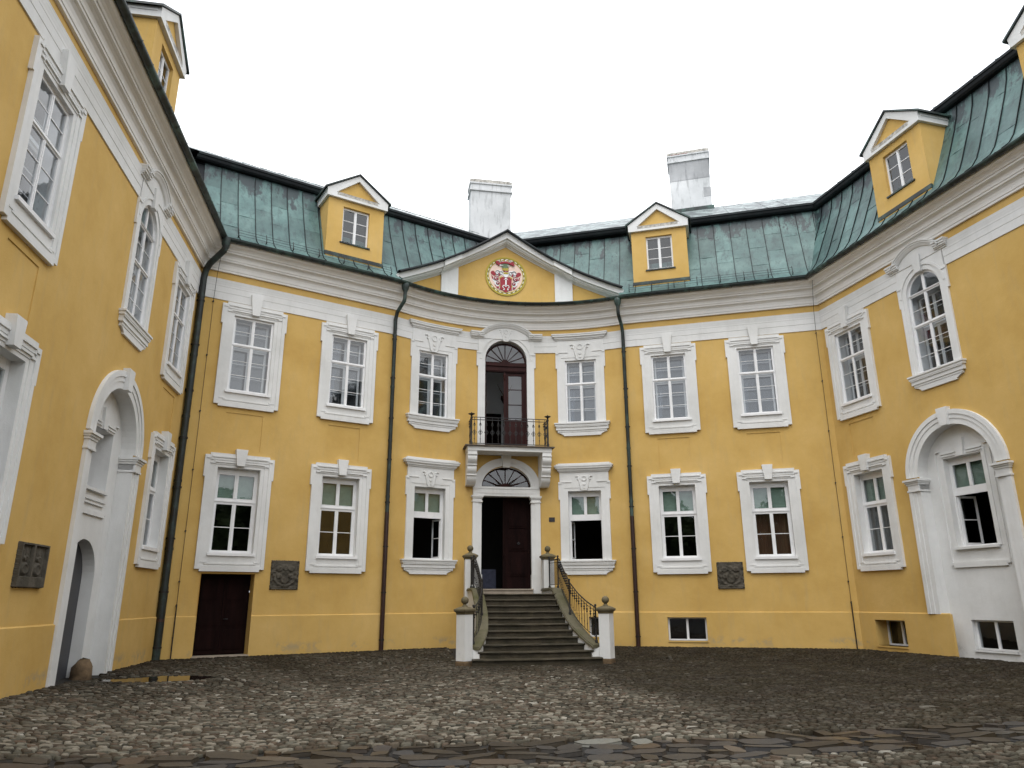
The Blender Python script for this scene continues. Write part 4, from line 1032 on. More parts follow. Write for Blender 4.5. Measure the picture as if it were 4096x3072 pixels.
# ------------------------------------------------------------------ roofs
MANS = [(.70, 13.44), (.62, 13.50), (.38, 13.68), (.15, 13.98), (-.03, 14.35), (-.23, 14.82), (-.46, 15.35), (-.70, 15.92), (-.90, 16.48), (-1.0, 16.96)]
def lim(roof_i, o):
    p = offs(RPATH, o); return p[roof_i], p[roof_i + 1]
def roof_sheets(fr, o_fn, parent, smin, smax, cuts, w=.62, phase=0.0, lo_lim=None, hi_lim=None, skip=None):
    """standing-seam copper: strips cut into sheets, each one an object"""
    s = smin + phase; k = 0
    while s < smax:
        a, b = s, s + w; s += w; k += 1
        zf = 13.44
        xm = fr((a + b) / 2, 0, 0)[0]
        if fr in (LB, RB) and abs(xm) < 4.75: zf = zt(AR * math.asin(xm / AR)) - .08
        if zf > 16.4: continue
        cz = [zf] + sorted(z + random.uniform(-.25, .25) + (.25 if k % 2 else -.2) for z in cuts if z > zf + .4) + [16.96]
        for z0, z1 in zip(cz, cz[1:]):
            zs = [z0] + [z for o, z in MANS if z0 + .02 < z < z1 - .02] + [z1]
            os_ = [float(np.interp(z, [m[1] for m in MANS], [m[0] for m in MANS])) for z in zs]
            lo = [max(a + .012, lo_lim(o)) if lo_lim else a + .012 for o in os_]; hi = [min(b - .012, hi_lim(o)) if hi_lim else b - .012 for o in os_]
            if all(h - l < .01 for l, h in zip(lo, hi)): continue
            if skip and skip(a, b, z0, z1): continue
            lo = [min(l, h) for l, h in zip(lo, hi)]
            mb = MB(); vs = []; lift = random.uniform(0, .012); n = len(zs)
            for i, (z, o, l, h) in enumerate(zip(zs, os_, lo, hi)):
                t = .016 + (lift if i == 0 else 0); m = (l + h) / 2; bl = random.gauss(0, .006)
                vs += [fr(l, z, o), fr(l, z, o + t), fr(l + (h - l) * .35, z, o + t + bl), fr(l + (h - l) * .7, z, o + t + random.gauss(0, .005)), fr(h, z, o + t), fr(h, z, o)]
            fs = []
            for i in range(n - 1):
                for j in range(5): fs.append((i * 6 + j, i * 6 + j + 1, i * 6 + 7 + j, i * 6 + 6 + j))
            fs.append((0, 1, 2, 3, 4, 5)); mb.add(vs, fs); obj('copper_sheet', mb, COPG, parent)
        # standing seam
        zs = [zf] + [m[1] for m in MANS if m[1] > zf]; os_ = [float(np.interp(z, [m[1] for m in MANS], [m[0] for m in MANS])) for z in zs]; mb = MB(); vs = []
        ok = [(o, z) for o, z in zip(os_, zs) if (not lo_lim or b > lo_lim(o) + .02) and (not hi_lim or b < hi_lim(o) - .02)]
        if len(ok) > 1:
            for o, z in ok: vs += [fr(b - .012, z, o), fr(b - .008, z, o + .055), fr(b + .008, z, o + .055), fr(b + .012, z, o)]
            mb.add(vs, [(i * 4 + j, i * 4 + j + 1, i * 4 + 5 + j, i * 4 + 4 + j) for i in range(len(ok) - 1) for j in range(3)]); obj('standing_seam', mb, COPD, parent)
def s_of(fr, p): return (p.x - fr.o[0]) * fr.d[0] + (p.y - fr.o[1]) * fr.d[1]
def build_roofs():
    for w in 'LMR':
        i0, i1 = RSPAN[w]
        e = MB(); sh = -.45 if w == 'L' else 0.0          # the left wing's upper slope stands further back
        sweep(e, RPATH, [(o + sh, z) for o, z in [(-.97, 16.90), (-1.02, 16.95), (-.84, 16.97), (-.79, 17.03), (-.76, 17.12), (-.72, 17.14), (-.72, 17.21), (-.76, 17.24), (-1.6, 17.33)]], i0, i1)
        rf = obj('roof', e, COPD, ROOT[w]); rf['label'] = 'copper eave with painted-in shade above the green mansard slope'
        u = MB(); sweep(u, RPATH, [(-.74 + sh, 17.24), (-5.5, 20.23), (-10.5, 17.2), (-10.5, 5)], i0, i1, False)
        for a, b, fr in {'L': [(0, 21, LW)], 'M': [(.3, 11.6, LB), (-4.8, 7.2, RB)], 'R': [(.3, 21, RW)]}[w]:
            s = a
            while s < b:
                
                u.add([fr(s - .012, 17.245, -.74 + sh), fr(s + .012, 17.245, -.74 + sh), fr(s + .012, 20.21, -5.5), fr(s - .012, 20.21, -5.5)] + [fr(s - .012, 17.27, -.74 + sh), fr(s + .012, 17.27, -.74 + sh), fr(s + .012, 20.265, -5.5), fr(s - .012, 20.245, -5.5)],
                      [(4, 5, 6, 7), (0, 4, 7, 3), (1, 2, 6, 5), (0, 1, 5, 4)]); s += .78
        obj('upper_slope', u, COPU, rf)
        if w != 'M': bk = MB(); sweep(bk, RPATH, [(o - .03, z) for o, z in MANS], i0, i1, False); obj('roof_boarding', bk, COPD, rf)
        if w == 'M':
            for fr, a, b, li, hi_ in ((LB, 0, 6.9, 1, None), (RB, .1, RBL, None, 3)):
                bk = MB(); vs = []
                for o, z in MANS: vs += [fr(a if li is None else s_of(LB, offs(RPATH, o - .03)[1]), z, o - .03), fr(b if hi_ is None else s_of(RB, offs(RPATH, o - .03)[3]), z, o - .03)]
                bk.add(vs, [(2 * i, 2 * i + 1, 2 * i + 3, 2 * i + 2) for i in range(len(MANS) - 1)]); obj('roof_boarding', bk, COPD, rf)
            lo = lambda o: s_of(LB, offs(RPATH, o)[1]); hi = lambda o: s_of(LB, offs(RPATH, o)[2])
            roof_sheets(LB, None, rf, -.2, 11.4, (14.6, 15.7), .60, 0, lo, hi)
            lo2 = lambda o: s_of(RB, offs(RPATH, o)[2]); hi2 = lambda o: s_of(RB, offs(RPATH, o)[3])
            roof_sheets(RB, None, rf, -4.8, 8.2, (14.7, 15.8), .66, .1, lo2, hi2)
        elif w == 'R':
            roof_sheets(RW, None, rf, -.8, 13.2, (14.6, 15.8), .60, 0, lambda o: s_of(RW, offs(RPATH, o)[3]), None)
        # copper tray over the cornice
        tr = MB(); sweep(tr, PATH, [(.70, 13.42), (.0, 13.62), (-.4, 13.62)], *SPAN[w], False); obj('cornice_cover', tr, COPG, rf)
build_roofs()

def dormer(fr, c, root, o=.20):
    W = 1.12; z0, zc = 14.05, 16.38; mb = MB()
    cells(mb, fr, c - W, c + W, z0 - .3, zc + .3, o, [(c - .53, c + .53, 14.62, 16.12)])
    reveal(mb, fr, c - .53, c + .53, 14.62, 16.12, o, o - .16)
    for sg in (-1, 1): mb.add([fr(c + sg * W, z0 - .3, o), fr(c + sg * W, zc + .3, o), fr(c + sg * W, zc + .3, -1.3), fr(c + sg * W, z0 - .3, -1.3)], [(0, 1, 2, 3)])
    mb.add([fr(c - W, zc + .2, o + .01), fr(c + W, zc + .2, o + .01), fr(c, 17.45, o + .01)], [(0, 1, 2)])
    d = obj('dormer', mb, YEL, root)
    g = MB(); E_ = W + .10; ap = 17.56
    g.box(fr, c - E_, c + E_, zc, zc + .20, -.9, o + .12)
    for sg in (-1, 1):
        g.prism(fr, [(c + sg * E_, zc + .20), (c + sg * (E_ - .02), zc + .20), (c + sg * (E_ - .34), zc + .20), (c, ap - .26), (c, ap - .02), (c + sg * (E_ + .02), zc + .30)], o + .012, o + .12)
        g.prism(fr, [(c + sg * (E_ + .02), zc + .18), (c + sg * (E_ + .02), zc + .30), (c + sg * (E_ - .3), zc + .45), (c + sg * (E_ - .3), zc + .18)], -.9, o + .012)
    obj('dormer_gable', g, WHT, d)
    st = MB(); st.box(fr, c - W * .75, c + W * .72, zc + .205, zc + .225, o, o + .125); st.box(fr, c - W * .75, c + W * .72, zc + .10, zc + .20, o + .12, o + .123); obj('weathered_ledge', st, GRN, d)
    r = MB()
    for sg in (-1, 1):
        a = [(c, ap), (c, ap + .06), (c + sg * (E_ + .12), zc + .33), (c + sg * (E_ + .12), zc + .26)]; r.prism(fr, a, -1.5, o + .18)
    obj('dormer_roof', r, COPE, d)
    s_, p_ = sash(fr, c, .53, 14.62, 16.12, o - .10, [(14.70, 16.04, 2)], .06, .05, .011)
    obj('sash_frame', s_, PAINT, d); add_panes(fr, p_, o - .13, d)
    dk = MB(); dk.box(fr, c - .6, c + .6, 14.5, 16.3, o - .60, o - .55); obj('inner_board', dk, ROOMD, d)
    fl = MB(); fl.box(fr, c - W - .03, c + W + .03, 13.98, 14.12, o - .05, o + .02); fl.box(fr, c - .6, c + .6, 14.57, 14.62, o - .05, o + .05); obj('flashing', fl, COPE, d)
dormer(LB, 5.21, main); dormer(RB, 1.64, main); dormer(RW, 4.84, right); dormer(RW, 10.55, right); dormer(LW, 5.74, left, .0)

# chimneys
def chimney(c, ang, w, d, z0, z1, label, split=None):
    fr = Fr((c[0], c[1]), (cos(ang), sin(ang)), (sin(ang), -cos(ang))); mb = MB()
    mb.box(fr, -w / 2, w / 2, z0, z1 - .62, -d, 0)
    if split: up_ = MB(); up_.box(fr, -w / 2 - .012, w / 2 + .012, split, z1 - .62, -d - .012, .012); up_.box(fr, w / 2 - .34, w / 2 + .014, split - 1.05, split - .55, -.3, .013)
    for a, b, e in ((.62, .54, .07), (.54, .27, .02), (.27, .20, .07), (.20, .06, .05)): mb.box(fr, -w / 2 - e, w / 2 + e, z1 - a, z1 - b, -d - e, e)
    o = obj('chimney', mb, CHIM, main); o['label'] = label; mb = MB()
    mb.box(fr, -w / 2 - .052, w / 2 + .052, z1 - .20, z1 - .058, -d - .052, .052)
    p = [(-w / 2 - .05, z1 - .056), (w / 2 + .05, z1 - .056)]
    mb.prism(fr, [p[0], p[1], (w / 2 - .07, z1), (-w / 2 + .07, z1)], -d, .0)
    obj('cap', mb, GRN, o)
    if split: obj('bare_render', up_, CHIMG, o)
    f = MB(); f.box(fr, -w / 2 - .06, w / 2 + .08, z0 - .3, z0 + .85, -d - .05, .05); 
    return o, fr
c1, f1_ = chimney((-.42, 2.95), 0.0, 1.86, .85, 16.8, 20.42, 'white plastered chimney behind the pediment')
c2, f2_ = chimney((9.52, 3.02), -.4394, 1.92, .9, 18.6, 23.2, 'grey streaked chimney with bare bricks at its top', 21.55)
f = MB(); f.box(f2_, -1.0, 1.05, 19.4, 19.98, -.3, .05); obj('chimney_flashing', f, COPE, main)
for i in range(5): b_k = MB(); b_k.box(f2_, -.82 + .17 * i, -.67 + .17 * i, 22.98, 23.04, .045, .058); obj('brick', b_k, simple('bare_brick', (.20, .055, .04), .9, .3, 9) if i == 0 else bpy.data.materials['bare_brick'], main)

# ------------------------------------------------------------------ coat of arms
def coat_of_arms():
    cz = 14.83; R = .86; o0 = .03
    t = empty('coat_of_arms', CE(0, cz - R, .0), 'round painted coat of arms with red shield and white arrow in the pediment', 'coat of arms')
    P = lambda x, y: ((x - 680) / 435 * R, cz - (y - 610) / 390 * R)
    def poly(name, mats, shapes):
        mb = MB(); ms = []
        for mi, kind, dat, lv in shapes:
            mb.mi = mi; o1 = o0 + .012 * lv
            if kind == 'p': mb.prism(CE, [P(*q) for q in dat], o0, o1)
            elif kind == 'd': x, y, r = dat; c = P(x, y); mb.arc(CE, c[0], c[1], 0, r / 435 * R, 0, 2 * pi, o0, o1, 16)
            elif kind == 'r':
                x, y, r0, r1, a0, a1 = dat; c = P(x, y); mb.arc(CE, c[0], c[1], r0 / 435 * R, r1 / 435 * R, radians(a0), radians(a1), o0, o1, 18)
        return obj(name, mb, mats, t)
    mb = MB(); mb.arc(CE, 0, cz, .73, R, 0, 2 * pi, -.02, .045, 48); mb.arc(CE, 0, cz, R - .02, R + .03, 0, 2 * pi, -.02, .06, 48); obj('rim', mb, E_GLD, t)
    mb = MB()
    for i in range(48):
        a = 2 * pi * i / 48; mb.mi = i % 2; mb.arc(CE, 0, cz, .772, .798, a, a + 2 * pi / 48, .045, .052, 3)
    obj('chain', mb, [E_BLK, E_WHT], t)
    mb = MB(); mb.arc(CE, 0, cz, 0, .735, 0, 2 * pi, -.02, .03, 40); obj('field', mb, E_PNK, t)
    mant = []
    for sg in (-1, 1):
        X = lambda x: 680 + sg * (680 - x)
        A = lambda a0, a1: (a0, a1) if sg < 0 else (180 - a1, 180 - a0)
        mant += [(1, 'd', (X(515), 545, 70), 1), (1, 'd', (X(585), 540, 55), 1), (1, 'd', (X(450), 690, 62), 1), (1, 'd', (X(485), 770, 55), 1), (1, 'd', (X(510), 840, 42), 1),
                 (2, 'r', (X(500), 545, 44, 52, 0, 300), 3), (2, 'r', (X(575), 545, 30, 36, 0, 300), 3),
                 (0, 'd', (X(395), 555, 46), 2), (0, 'd', (X(425), 580, 38), 2), (0, 'p', [(X(365), 610), (X(400), 640), (X(415), 700), (X(380), 670)], 2), (0, 'p', [(X(500), 540), (X(540), 565), (X(560), 600), (X(510), 620), (X(530), 590)], 3),
                 (0, 'd', (X(470), 665, 47), 3), (1, 'r', (X(470), 665, 18, 28, 20, 290), 4), (2, 'r', (X(470), 665, 47, 53, 0, 360), 3), (0, 'd', (X(505), 760, 34), 3), (1, 'r', (X(505), 760, 12, 20, 0, 270), 4), (2, 'r', (X(505), 760, 34, 39, 0, 360), 3), (0, 'd', (X(508), 850, 26), 3),
                 (0, 'p', [(X(430), 780), (X(480), 830), (X(490), 870), (X(455), 820)], 2)]
    poly('mantling', [E_RED, E_WHT, E_BLK], mant)
    poly('shield', [E_RED, E_GLD], [(1, 'p', [(535, 640), (600, 610), (600, 660), (560, 700)], 2), (1, 'p', [(825, 640), (760, 610), (760, 660), (800, 700)], 2), (1, 'd', (565, 820, 30), 2), (1, 'd', (795, 820, 30), 2),
                              (0, 'p', [(555, 660), (610, 625), (680, 650), (750, 625), (805, 660), (800, 860), (680, 870), (560, 860)], 3), (0, 'p', [(535, 880), (570, 850), (680, 850), (790, 850), (815, 890), (740, 900), (680, 955), (610, 900)], 3)])
    poly('arrow_charge', [E_WHT], [(0, 'p', [(664, 690), (696, 690), (696, 800), (664, 800)], 4.5), (0, 'p', [(625, 692), (680, 645), (735, 692), (680, 672)], 4.5), (0, 'r', (642, 832, 24, 38, 0, 250), 4.5), (0, 'r', (718, 832, 24, 38, -70, 180), 4.5), (0, 'd', (637, 890, 15), 4.5), (0, 'd', (722, 890, 15), 4.5), (0, 'p', [(640, 862), (655, 870), (645, 890), (630, 885)], 4.5), (0, 'p', [(720, 862), (705, 870), (715, 890), (730, 885)], 4.5)])
    poly('helmet', [E_WHT, E_GLD, E_RED], [(0, 'p', [(610, 540), (680, 505), (750, 540), (725, 620), (680, 640), (635, 620)], 4), (1, 'p', [(615, 535), (745, 535), (725, 568), (635, 568)], 5), (2, 'r', (680, 470, 52, 66, 200, 340), 5)])
    poly('crown', [E_GLD], [(0, 'p', [(598, 440), (625, 462), (640, 435), (665, 462), (680, 432), (697, 462), (720, 435), (735, 462), (742, 440), (718, 498), (620, 498)], 5)])
    poly('basket_crest', [E_GRN, E_WHT], [(0, 'p', [(578, 322), (640, 330), (700, 318), (755, 326), (735, 400), (722, 448), (606, 448), (594, 400)], 4), (1, 'p', [(575, 383), (620, 383), (620, 393), (575, 393)], 5), (1, 'p', [(535, 388), (578, 370), (578, 406)], 5), (1, 'p', [(710, 388), (755, 388), (755, 398), (710, 398)], 5)])
    poly('ribbon', [E_RED, E_WHT], [(0, 'r', (680, 620, 305, 345, 56, 124), 6), (0, 'p', [(450, 315), (520, 300), (510, 345), (470, 372)], 6), (0, 'p', [(910 - 50, 315), (790, 300), (800, 345), (845, 372)], 6), (1, 'r', (545, 300, 14, 22, 90, 270), 7), (1, 'r', (600, 290, 16, 24, 90, 270), 7), (1, 'r', (740, 295, 16, 24, -90, 90), 7), (1, 'r', (775, 305, 14, 22, -90, 90), 7), (1, 'd', (672, 288, 17), 7)])
coat_of_arms()

# ------------------------------------------------------------------ carved stone plaques
def plaque(fr, a, b, z0, z1, label, kind, depth=.07):
    n, m = 56, 56; U, V = np.meshgrid(np.linspace(-1, 1, n), np.linspace(-1, 1, m))
    pr = np.random.default_rng(3 + kind); nz = sum(np.sin(U * pr.uniform(6, 16) + V * pr.uniform(-16, 16) + pr.uniform(0, 6)) * np.sin(V * pr.uniform(6, 16) + U * pr.uniform(-6, 6) + pr.uniform(0, 6)) for _ in range(7)) / 7
    H_ = .25 * nz
    def blob(x, y, rx, ry, h, s=6): 
        q = np.sqrt(((U - x) / rx) ** 2 + ((V - y) / ry) ** 2); return h / (1 + np.exp((q - 1) * s * 2))
    if kind < 2:
        H_ += blob(0, -.15, .36, .45, .8) - blob(0, -.15, .26, .34, .25)
        rg = np.abs(np.sqrt((U / .78) ** 2 + ((V + .02) / .72) ** 2) - 1); H_ += (.6 - .25 * kind) * np.exp(-(rg / .11) ** 2) * (V < (.35 if kind else .2)) * (1 + .3 * np.sin(np.arctan2(V, U) * 14))
        H_ += blob(0, .48, .20, .20, .7) + blob(-.42, .42, .22, .18, .55) + blob(.42, .42, .22, .18, .55) + blob(-.42, -.1, .17, .17, .5) + blob(.42, -.1, .17, .17, .5)
        H_ += .35 * (np.abs(U) > .86) * (np.sin(V * 14) > -.2) + .3 * (V < -.78); H_ -= .3 * blob(0, .86, .5, .12, 1)
    else:
        fr_ = ((np.abs(U) > .88) | (V > .86) | (np.abs(U - .08) < .07) | (V < -.52)); H_ = np.where(fr_, 1.0 + .04 * nz, H_ * .8)
        for x, ry in ((-.42, .30), (.48, .26)):
            H_ = np.where(fr_, H_, H_ + blob(x, -.18, .25, ry, .85) - blob(x, -.18, .15, ry * .62, .35) + blob(x, .28, .16, .12, .6) + blob(x, .55, .09, .22, .55) + blob(x - .16, .5, .05, .25, .4) + blob(x + .16, .5, .05, .25, .4))
    H_ = np.clip(H_, -.1, 1.15) * depth; H_[0, :] = H_[-1, :] = 0; H_[:, 0] = H_[:, -1] = 0
    H_[1, 1:-1] = np.maximum(H_[1, 1:-1], .45 * depth); 
    mb = MB(); vs = []; pr2 = np.random.default_rng(9 + kind)
    for j in range(m):
        for i in range(n):
            x = (a + b) / 2 + U[j, i] * (b - a) / 2; z = (z0 + z1) / 2 + V[j, i] * (z1 - z0) / 2
            if i in (0, n - 1): x += pr2.uniform(-.008, .008)
            if j in (0, m - 1): z += pr2.uniform(-.010, .006)
            vs.append(fr(x, z, .01 + H_[j, i] + (-.012 if (i in (0, n - 1) or j in (0, m - 1)) else .012)))
    mb.add(vs, [(j * n + i, j * n + i + 1, (j + 1) * n + i + 1, (j + 1) * n + i) for j in range(m - 1) for i in range(n - 1)])
    tag(obj('stone_plaque', mb, CARV), label, 'stone plaque', 'carved stone plaques set in the yellow walls')
plaque(LB, 3.17, 4.09, 1.98, 2.90, 'square carved stone plaque with a worn shield beside the dark cellar door', 0)
plaque(RB, 2.89, 3.81, 1.98, 2.92, 'square carved stone plaque with wreath between two white window frames above basement window', 1)
plaque(LW, 8.0, 9.16, 1.88, 2.69, 'dark carved plaque with two shields side by side, left of the arched grey door', 2, .06)

# ------------------------------------------------------------------ balcony
def balcony():
    yb = .42; t = empty('balcony', (0, 1.4, 7.1), 'white balcony on two scrolled brackets with black iron railing above the entrance', 'balcony')
    wall_y = lambda x: AYC + sqrt(AR * AR - x * x)
    def slab(x0, y0, z0, z1, e=0, yw=.05):
        mb = MB(); xs = np.linspace(-x0, x0, 13); vs = []
        for x in xs: vs += [(x, y0, z0), (x, y0, z1), (x, wall_y(x) + yw, z1), (x, wall_y(x) + yw, z0)]
        fs = []
        for i in range(12):
            k = 4 * i
            for a, b in ((0, 1), (1, 2), (2, 3), (3, 0)): fs.append((k + a, k + b, k + 4 + b, k + 4 + a))
        fs += [(3, 2, 1, 0), (48, 49, 50, 51)]; mb.add(vs, fs); return mb
    obj('slab', slab(1.64, yb + .03, 7.10, 7.27), WHT, t)
    obj('floor_plate', slab(1.74, yb - .05, 7.273, 7.315), simple('balcony_stone_edge', (.10, .08, .06), .8, .3, 5), t)
    for sg in (-1, 1):                                    # scrolled brackets
        mb = MB(); x0, x1 = sorted((sg * 1.62, sg * 1.27)); yw = wall_y(1.44) + .08; prof = [(yb + .05, 7.10), (yb + .04, 6.98)]
        for (ya, yb2, za, zb) in ((yb + .06, yb + .16, 6.94, 6.60), (yb + .20, yb + .30, 6.56, 6.22), (yb + .30, yb + .52, 6.18, 5.84)):
            for k in range(7):
                u = k / 6; prof.append((ya + (yb2 - ya) * u - .07 * sin(pi * u), za + (zb - za) * u))
        prof += [(yw, 5.84), (yw, 7.10)]; n = len(prof); vs = [(x, y, z) for x in (x0, x1) for y, z in prof]
        mb.add(vs, [tuple(range(n))[::-1], tuple(range(n, 2 * n))] + [(i, (i + 1) % n, n + (i + 1) % n, n + i) for i in range(n)])
        for k, (yy, zz) in enumerate(((yb + .05, 6.955), (yb + .17, 6.575), (yb + .28, 6.20))): mb.box(Fr((0, 0), (1, 0), (0, -1)), x0 - .012, x1 + .012, zz - .02, zz + .02, -yy - .4, -yy + .035)
        obj('bracket', mb, WHT, t)
    # railing
    zf, zr = 7.315, 8.40; yr = yb + .05; X = 1.50
    rl = MB()
    for z in (zr, zf + .06, zr - .10): rl.box(Fr((0, 0), (1, 0), (0, -1)), -X, X, z - .012, z + .012, -yr - .014, -yr + .014)
    for sg in (-1, 1):
        for z in (zr, zf + .06, zr - .10): rl.box(Fr((sg * X, 0), (0, 1), (1, 0)), yr, wall_y(X) + .05, z - .012, z + .012, -.014, .014)
    rail = obj('railing', rl, IRON, t)
    for sg in (-1, 1):
        p = MB(); c = (sg * X, yr, zf); p.box(Fr((sg * X, yr), (1, 0), (0, -1)), -.025, .025, zf, 8.40, -.025, .025); p.lathe(c, [(.05, 0), (.05, .10), (.03, .14), (.03, 1.0), (.05, 1.06), (.03, 1.12), (.045, 1.16), (.13, 1.20), (.13, 1.215), (.03, 1.24), (.02, 1.27), (0, 1.28)], 12); obj('corner_post', p, IRON, rail)
    def baluster(x, y, along):
        m = MB(); zt = zr - .10
        m.tube([(x, y, zf + .06), (x, y, zr)], .010, 6); ax = Vector((1, 0, 0)) if along else Vector((0, 1, 0)); c = Vector((x, y, 0))
        fr = Fr((x, y), (1, 0), (0, -1)) if along else Fr((x, y), (0, 1), (1, 0))
        for zc, r in ((8.02 - .22, .052),):
            for dx in (-.042, .042): m.arc(fr, dx, zc + .01, r * .55, r * .82, 0, 2 * pi, -.008, .008, 10)
            m.arc(fr, 0, zc + .075, r * .45, r * .72, 0, 2 * pi, -.008, .008, 8); m.arc(fr, 0, zc - .06, r * .45, r * .72, 0, 2 * pi, -.008, .008, 8)
        m.lathe((x, y, 8.13), [(.01, -.03), (.034, 0), (.03, .03), (.012, .06), (.012, .10), (.0, .16)], 6); m.arc(fr, 0, 8.10, .03, .045, 0, 2 * pi, -.007, .007, 8); m.lathe((x, y, 7.55), [(.01, -.03), (.022, 0), (.01, .03)], 6)
        obj('baluster', m, IRON, rail)
    for i in range(13): baluster(-X + .115 + i * (2 * X - .23) / 12, yr, True)
    for sg in (-1, 1):
        for k in range(3): baluster(sg * X, yr + .20 + k * .2, False)
balcony()

# ------------------------------------------------------------------ staircase
HALF = [1.90, 1.90, 1.715, 1.56, 1.44, 1.35, 1.305, 1.265, 1.24, 1.23, 1.225, 1.225]
Y0, TR, RI, ZB = -4.3, .30, .187, -.21
def half(y): return float(np.interp(y, [Y0 + max(0, k - 1) * TR for k in range(12)][1:], HALF[1:]))
st = empty('staircase', (0, -2.2, -.2), 'worn stone entrance staircase narrowing upwards between curved mossy copings and white pillars', 'staircase')
XF = Fr((0, 0), (1, 0), (0, -1))
for k in range(1, 12):
    z = ZB + RI * k; y = Y0 + (k - 1) * TR; h = HALF[k]; yb = y + TR + .12 if k < 11 else 1.25
    mb = MB(); prof = [(y + .055, z - RI - .02), (y + .055, z - .065), (y + .022, z - .058), (y + .0, z - .045), (y - .004, z - .028), (y + .002, z - .010), (y + .02, z), (yb, z - .0), (yb, z - RI - .02)]
    n = len(prof); nx = 12; vs = []
    for i in range(nx + 1):
        u = -1 + 2 * i / nx; wear = -.010 * (1 - u * u) + random.gauss(0, .0015)
        hw = h + .06
        for j, (yy, zz) in enumerate(prof): vs.append((u * hw, yy + (random.gauss(0, .003) if 1 < j < 6 else 0), zz + (wear if 2 <= j <= 6 else 0)))
    fs = [(i * n + j, i * n + (j + 1) % n, (i + 1) * n + (j + 1) % n, (i + 1) * n + j) for i in range(nx) for j in range(n)] + [tuple(range(n))[::-1], tuple(nx * n + j for j in range(n))]
    mb.add(vs, fs); obj('step' if k < 11 else 'landing', mb, STEP, st)
def cz_(y): return float(np.interp(y, [-4.3, -3.8, -1.0, -.6, 1.3], [.14, .42, 2.00, 2.05, 2.05]))
def cx_(y): return half(y) + (.19 if y > -3.5 else .19)
for sg in (-1, 1):
    ys = list(np.linspace(-3.98, -.85, 26)) + [-.6, -.2, .3, .9]
    # coping
    mb = MB(); prof = [(-.20, -.10), (-.20, -.05), (-.175, -.035), (-.175, -.015), (-.12, .0), (.12, .0), (.175, -.02), (.19, -.05), (.19, -.10)]; n = len(prof); vs = []
    for i, y in enumerate(ys):
        y1, y2 = ys[max(0, i - 1)], ys[min(len(ys) - 1, i + 1)]; dx = cx_(y2) - cx_(y1); dy = y2 - y1; L = sqrt(dx * dx + dy * dy); nx_, ny_ = dy / L, -dx / L
        for u, dz in prof: vs.append((sg * (cx_(y) + u * nx_), y + u * ny_, cz_(y) + dz + random.gauss(0, .002)))
    mb.add(vs, [(i * n + j, i * n + (j + 1) % n, (i + 1) * n + (j + 1) % n, (i + 1) * n + j) for i in range(len(ys) - 1) for j in range(n)] + [tuple(range(n))[::-1], tuple((len(ys) - 1) * n + j for j in range(n))])
    obj('coping', mb, COPI, st)
    wl_ = MB(); vs = []
    for y in ys:
        for u, z in ((-.165, cz_(y) - .095), (.15, cz_(y) - .095), (.15, -.5), (-.165, -.5)): vs.append((sg * (cx_(y) + u), y, z))
    wl_.add(vs, [(i * 4 + j, i * 4 + (j + 1) % 4, i * 4 + 4 + (j + 1) % 4, i * 4 + 4 + j) for i in range(len(ys) - 1) for j in range(4)] + [(3, 2, 1, 0), tuple(4 * (len(ys) - 1) + j for j in range(4))])
    obj('string_wall', wl_, WHT, st)
    def pillar(c, w, z0, z1, rot, label):
        p = MB(); p.sq_lathe((c[0], c[1], 0), [(w / 2, z0), (w / 2, z1)], rot)
        pl = obj('pillar', p, WHT, st); pl['label'] = label
        k = MB(); k.sq_lathe((c[0], c[1], z1), [(w / 2 + .005, 0), (w / 2 + .015, .05), (w / 2 + .03, .075), (w / 2 + .06, .095), (w / 2 + .065, .15), (w / 2 + .04, .165), (w / 2 - .02, .20), (w / 2 - .08, .225), (.05, .235)], rot)
        k.lathe((c[0], c[1], z1), [(.085, .22), (.085, .25), (.055, .27), (.05, .30), (.06, .315)] + [(.115 * sin(t), .405 - .115 * cos(t)) for t in [.45 + (pi - .45) * i / 10 for i in range(11)]], 16)
        obj('pillar_cap', k, CAPS, pl); return pl
    pillar((sg * 2.18, -4.02), .345, -.28, 1.22, sg * radians(50), 'front pillar with stone ball, left' if sg < 0 else 'front pillar with stone ball, right')
    pillar((sg * 1.46, .72), .40, 1.4, 3.06, 0, 'rear pillar with stone ball beside the door, left' if sg < 0 else 'rear pillar with stone ball beside the door, right')
    f = MB(); f.sq_lathe((sg * 2.18, -4.02, 0), [(.180, -.3), (.183, -.12), (.17, -.06)], sg * radians(50)); obj('pillar_foot', f, SANDS, st)
    # iron handrail
    rt = empty('iron_railing', (sg * 1.47, -2.0, 1.2), 'black wrought iron stair railing on the left coping, seen nearly end on' if sg < 0 else 'black wrought iron stair railing on the right coping, balusters side by side', 'railing', 'iron railings of the staircase')
    pth = [(1.45, .42), (1.50, -.70), (1.455, -1.6), (1.45, -2.45), (1.56, -3.1), (1.72, -3.55), (1.90, -3.86)]
    dl = [0.0]
    for a, b in zip(pth, pth[1:]): dl.append(dl[-1] + math.hypot(b[0] - a[0], b[1] - a[1]))
    pa = lambda d: (float(np.interp(d, dl, [p[0] for p in pth])), float(np.interp(d, dl, [p[1] for p in pth])))
    hr = lambda y: cz_(y) + .97 + (.04 if y < -.7 else 0)
    mb = MB(); m2 = []
    for dz, r in ((0, .020), (-.86, .011), (-.10, .009)):
        mb.tube([(sg * pa(d)[0], pa(d)[1], hr(pa(d)[1]) + dz) for d in np.linspace(0, dl[-1], 40)], r, 6)
    obj('handrail', mb, IRON, rt)
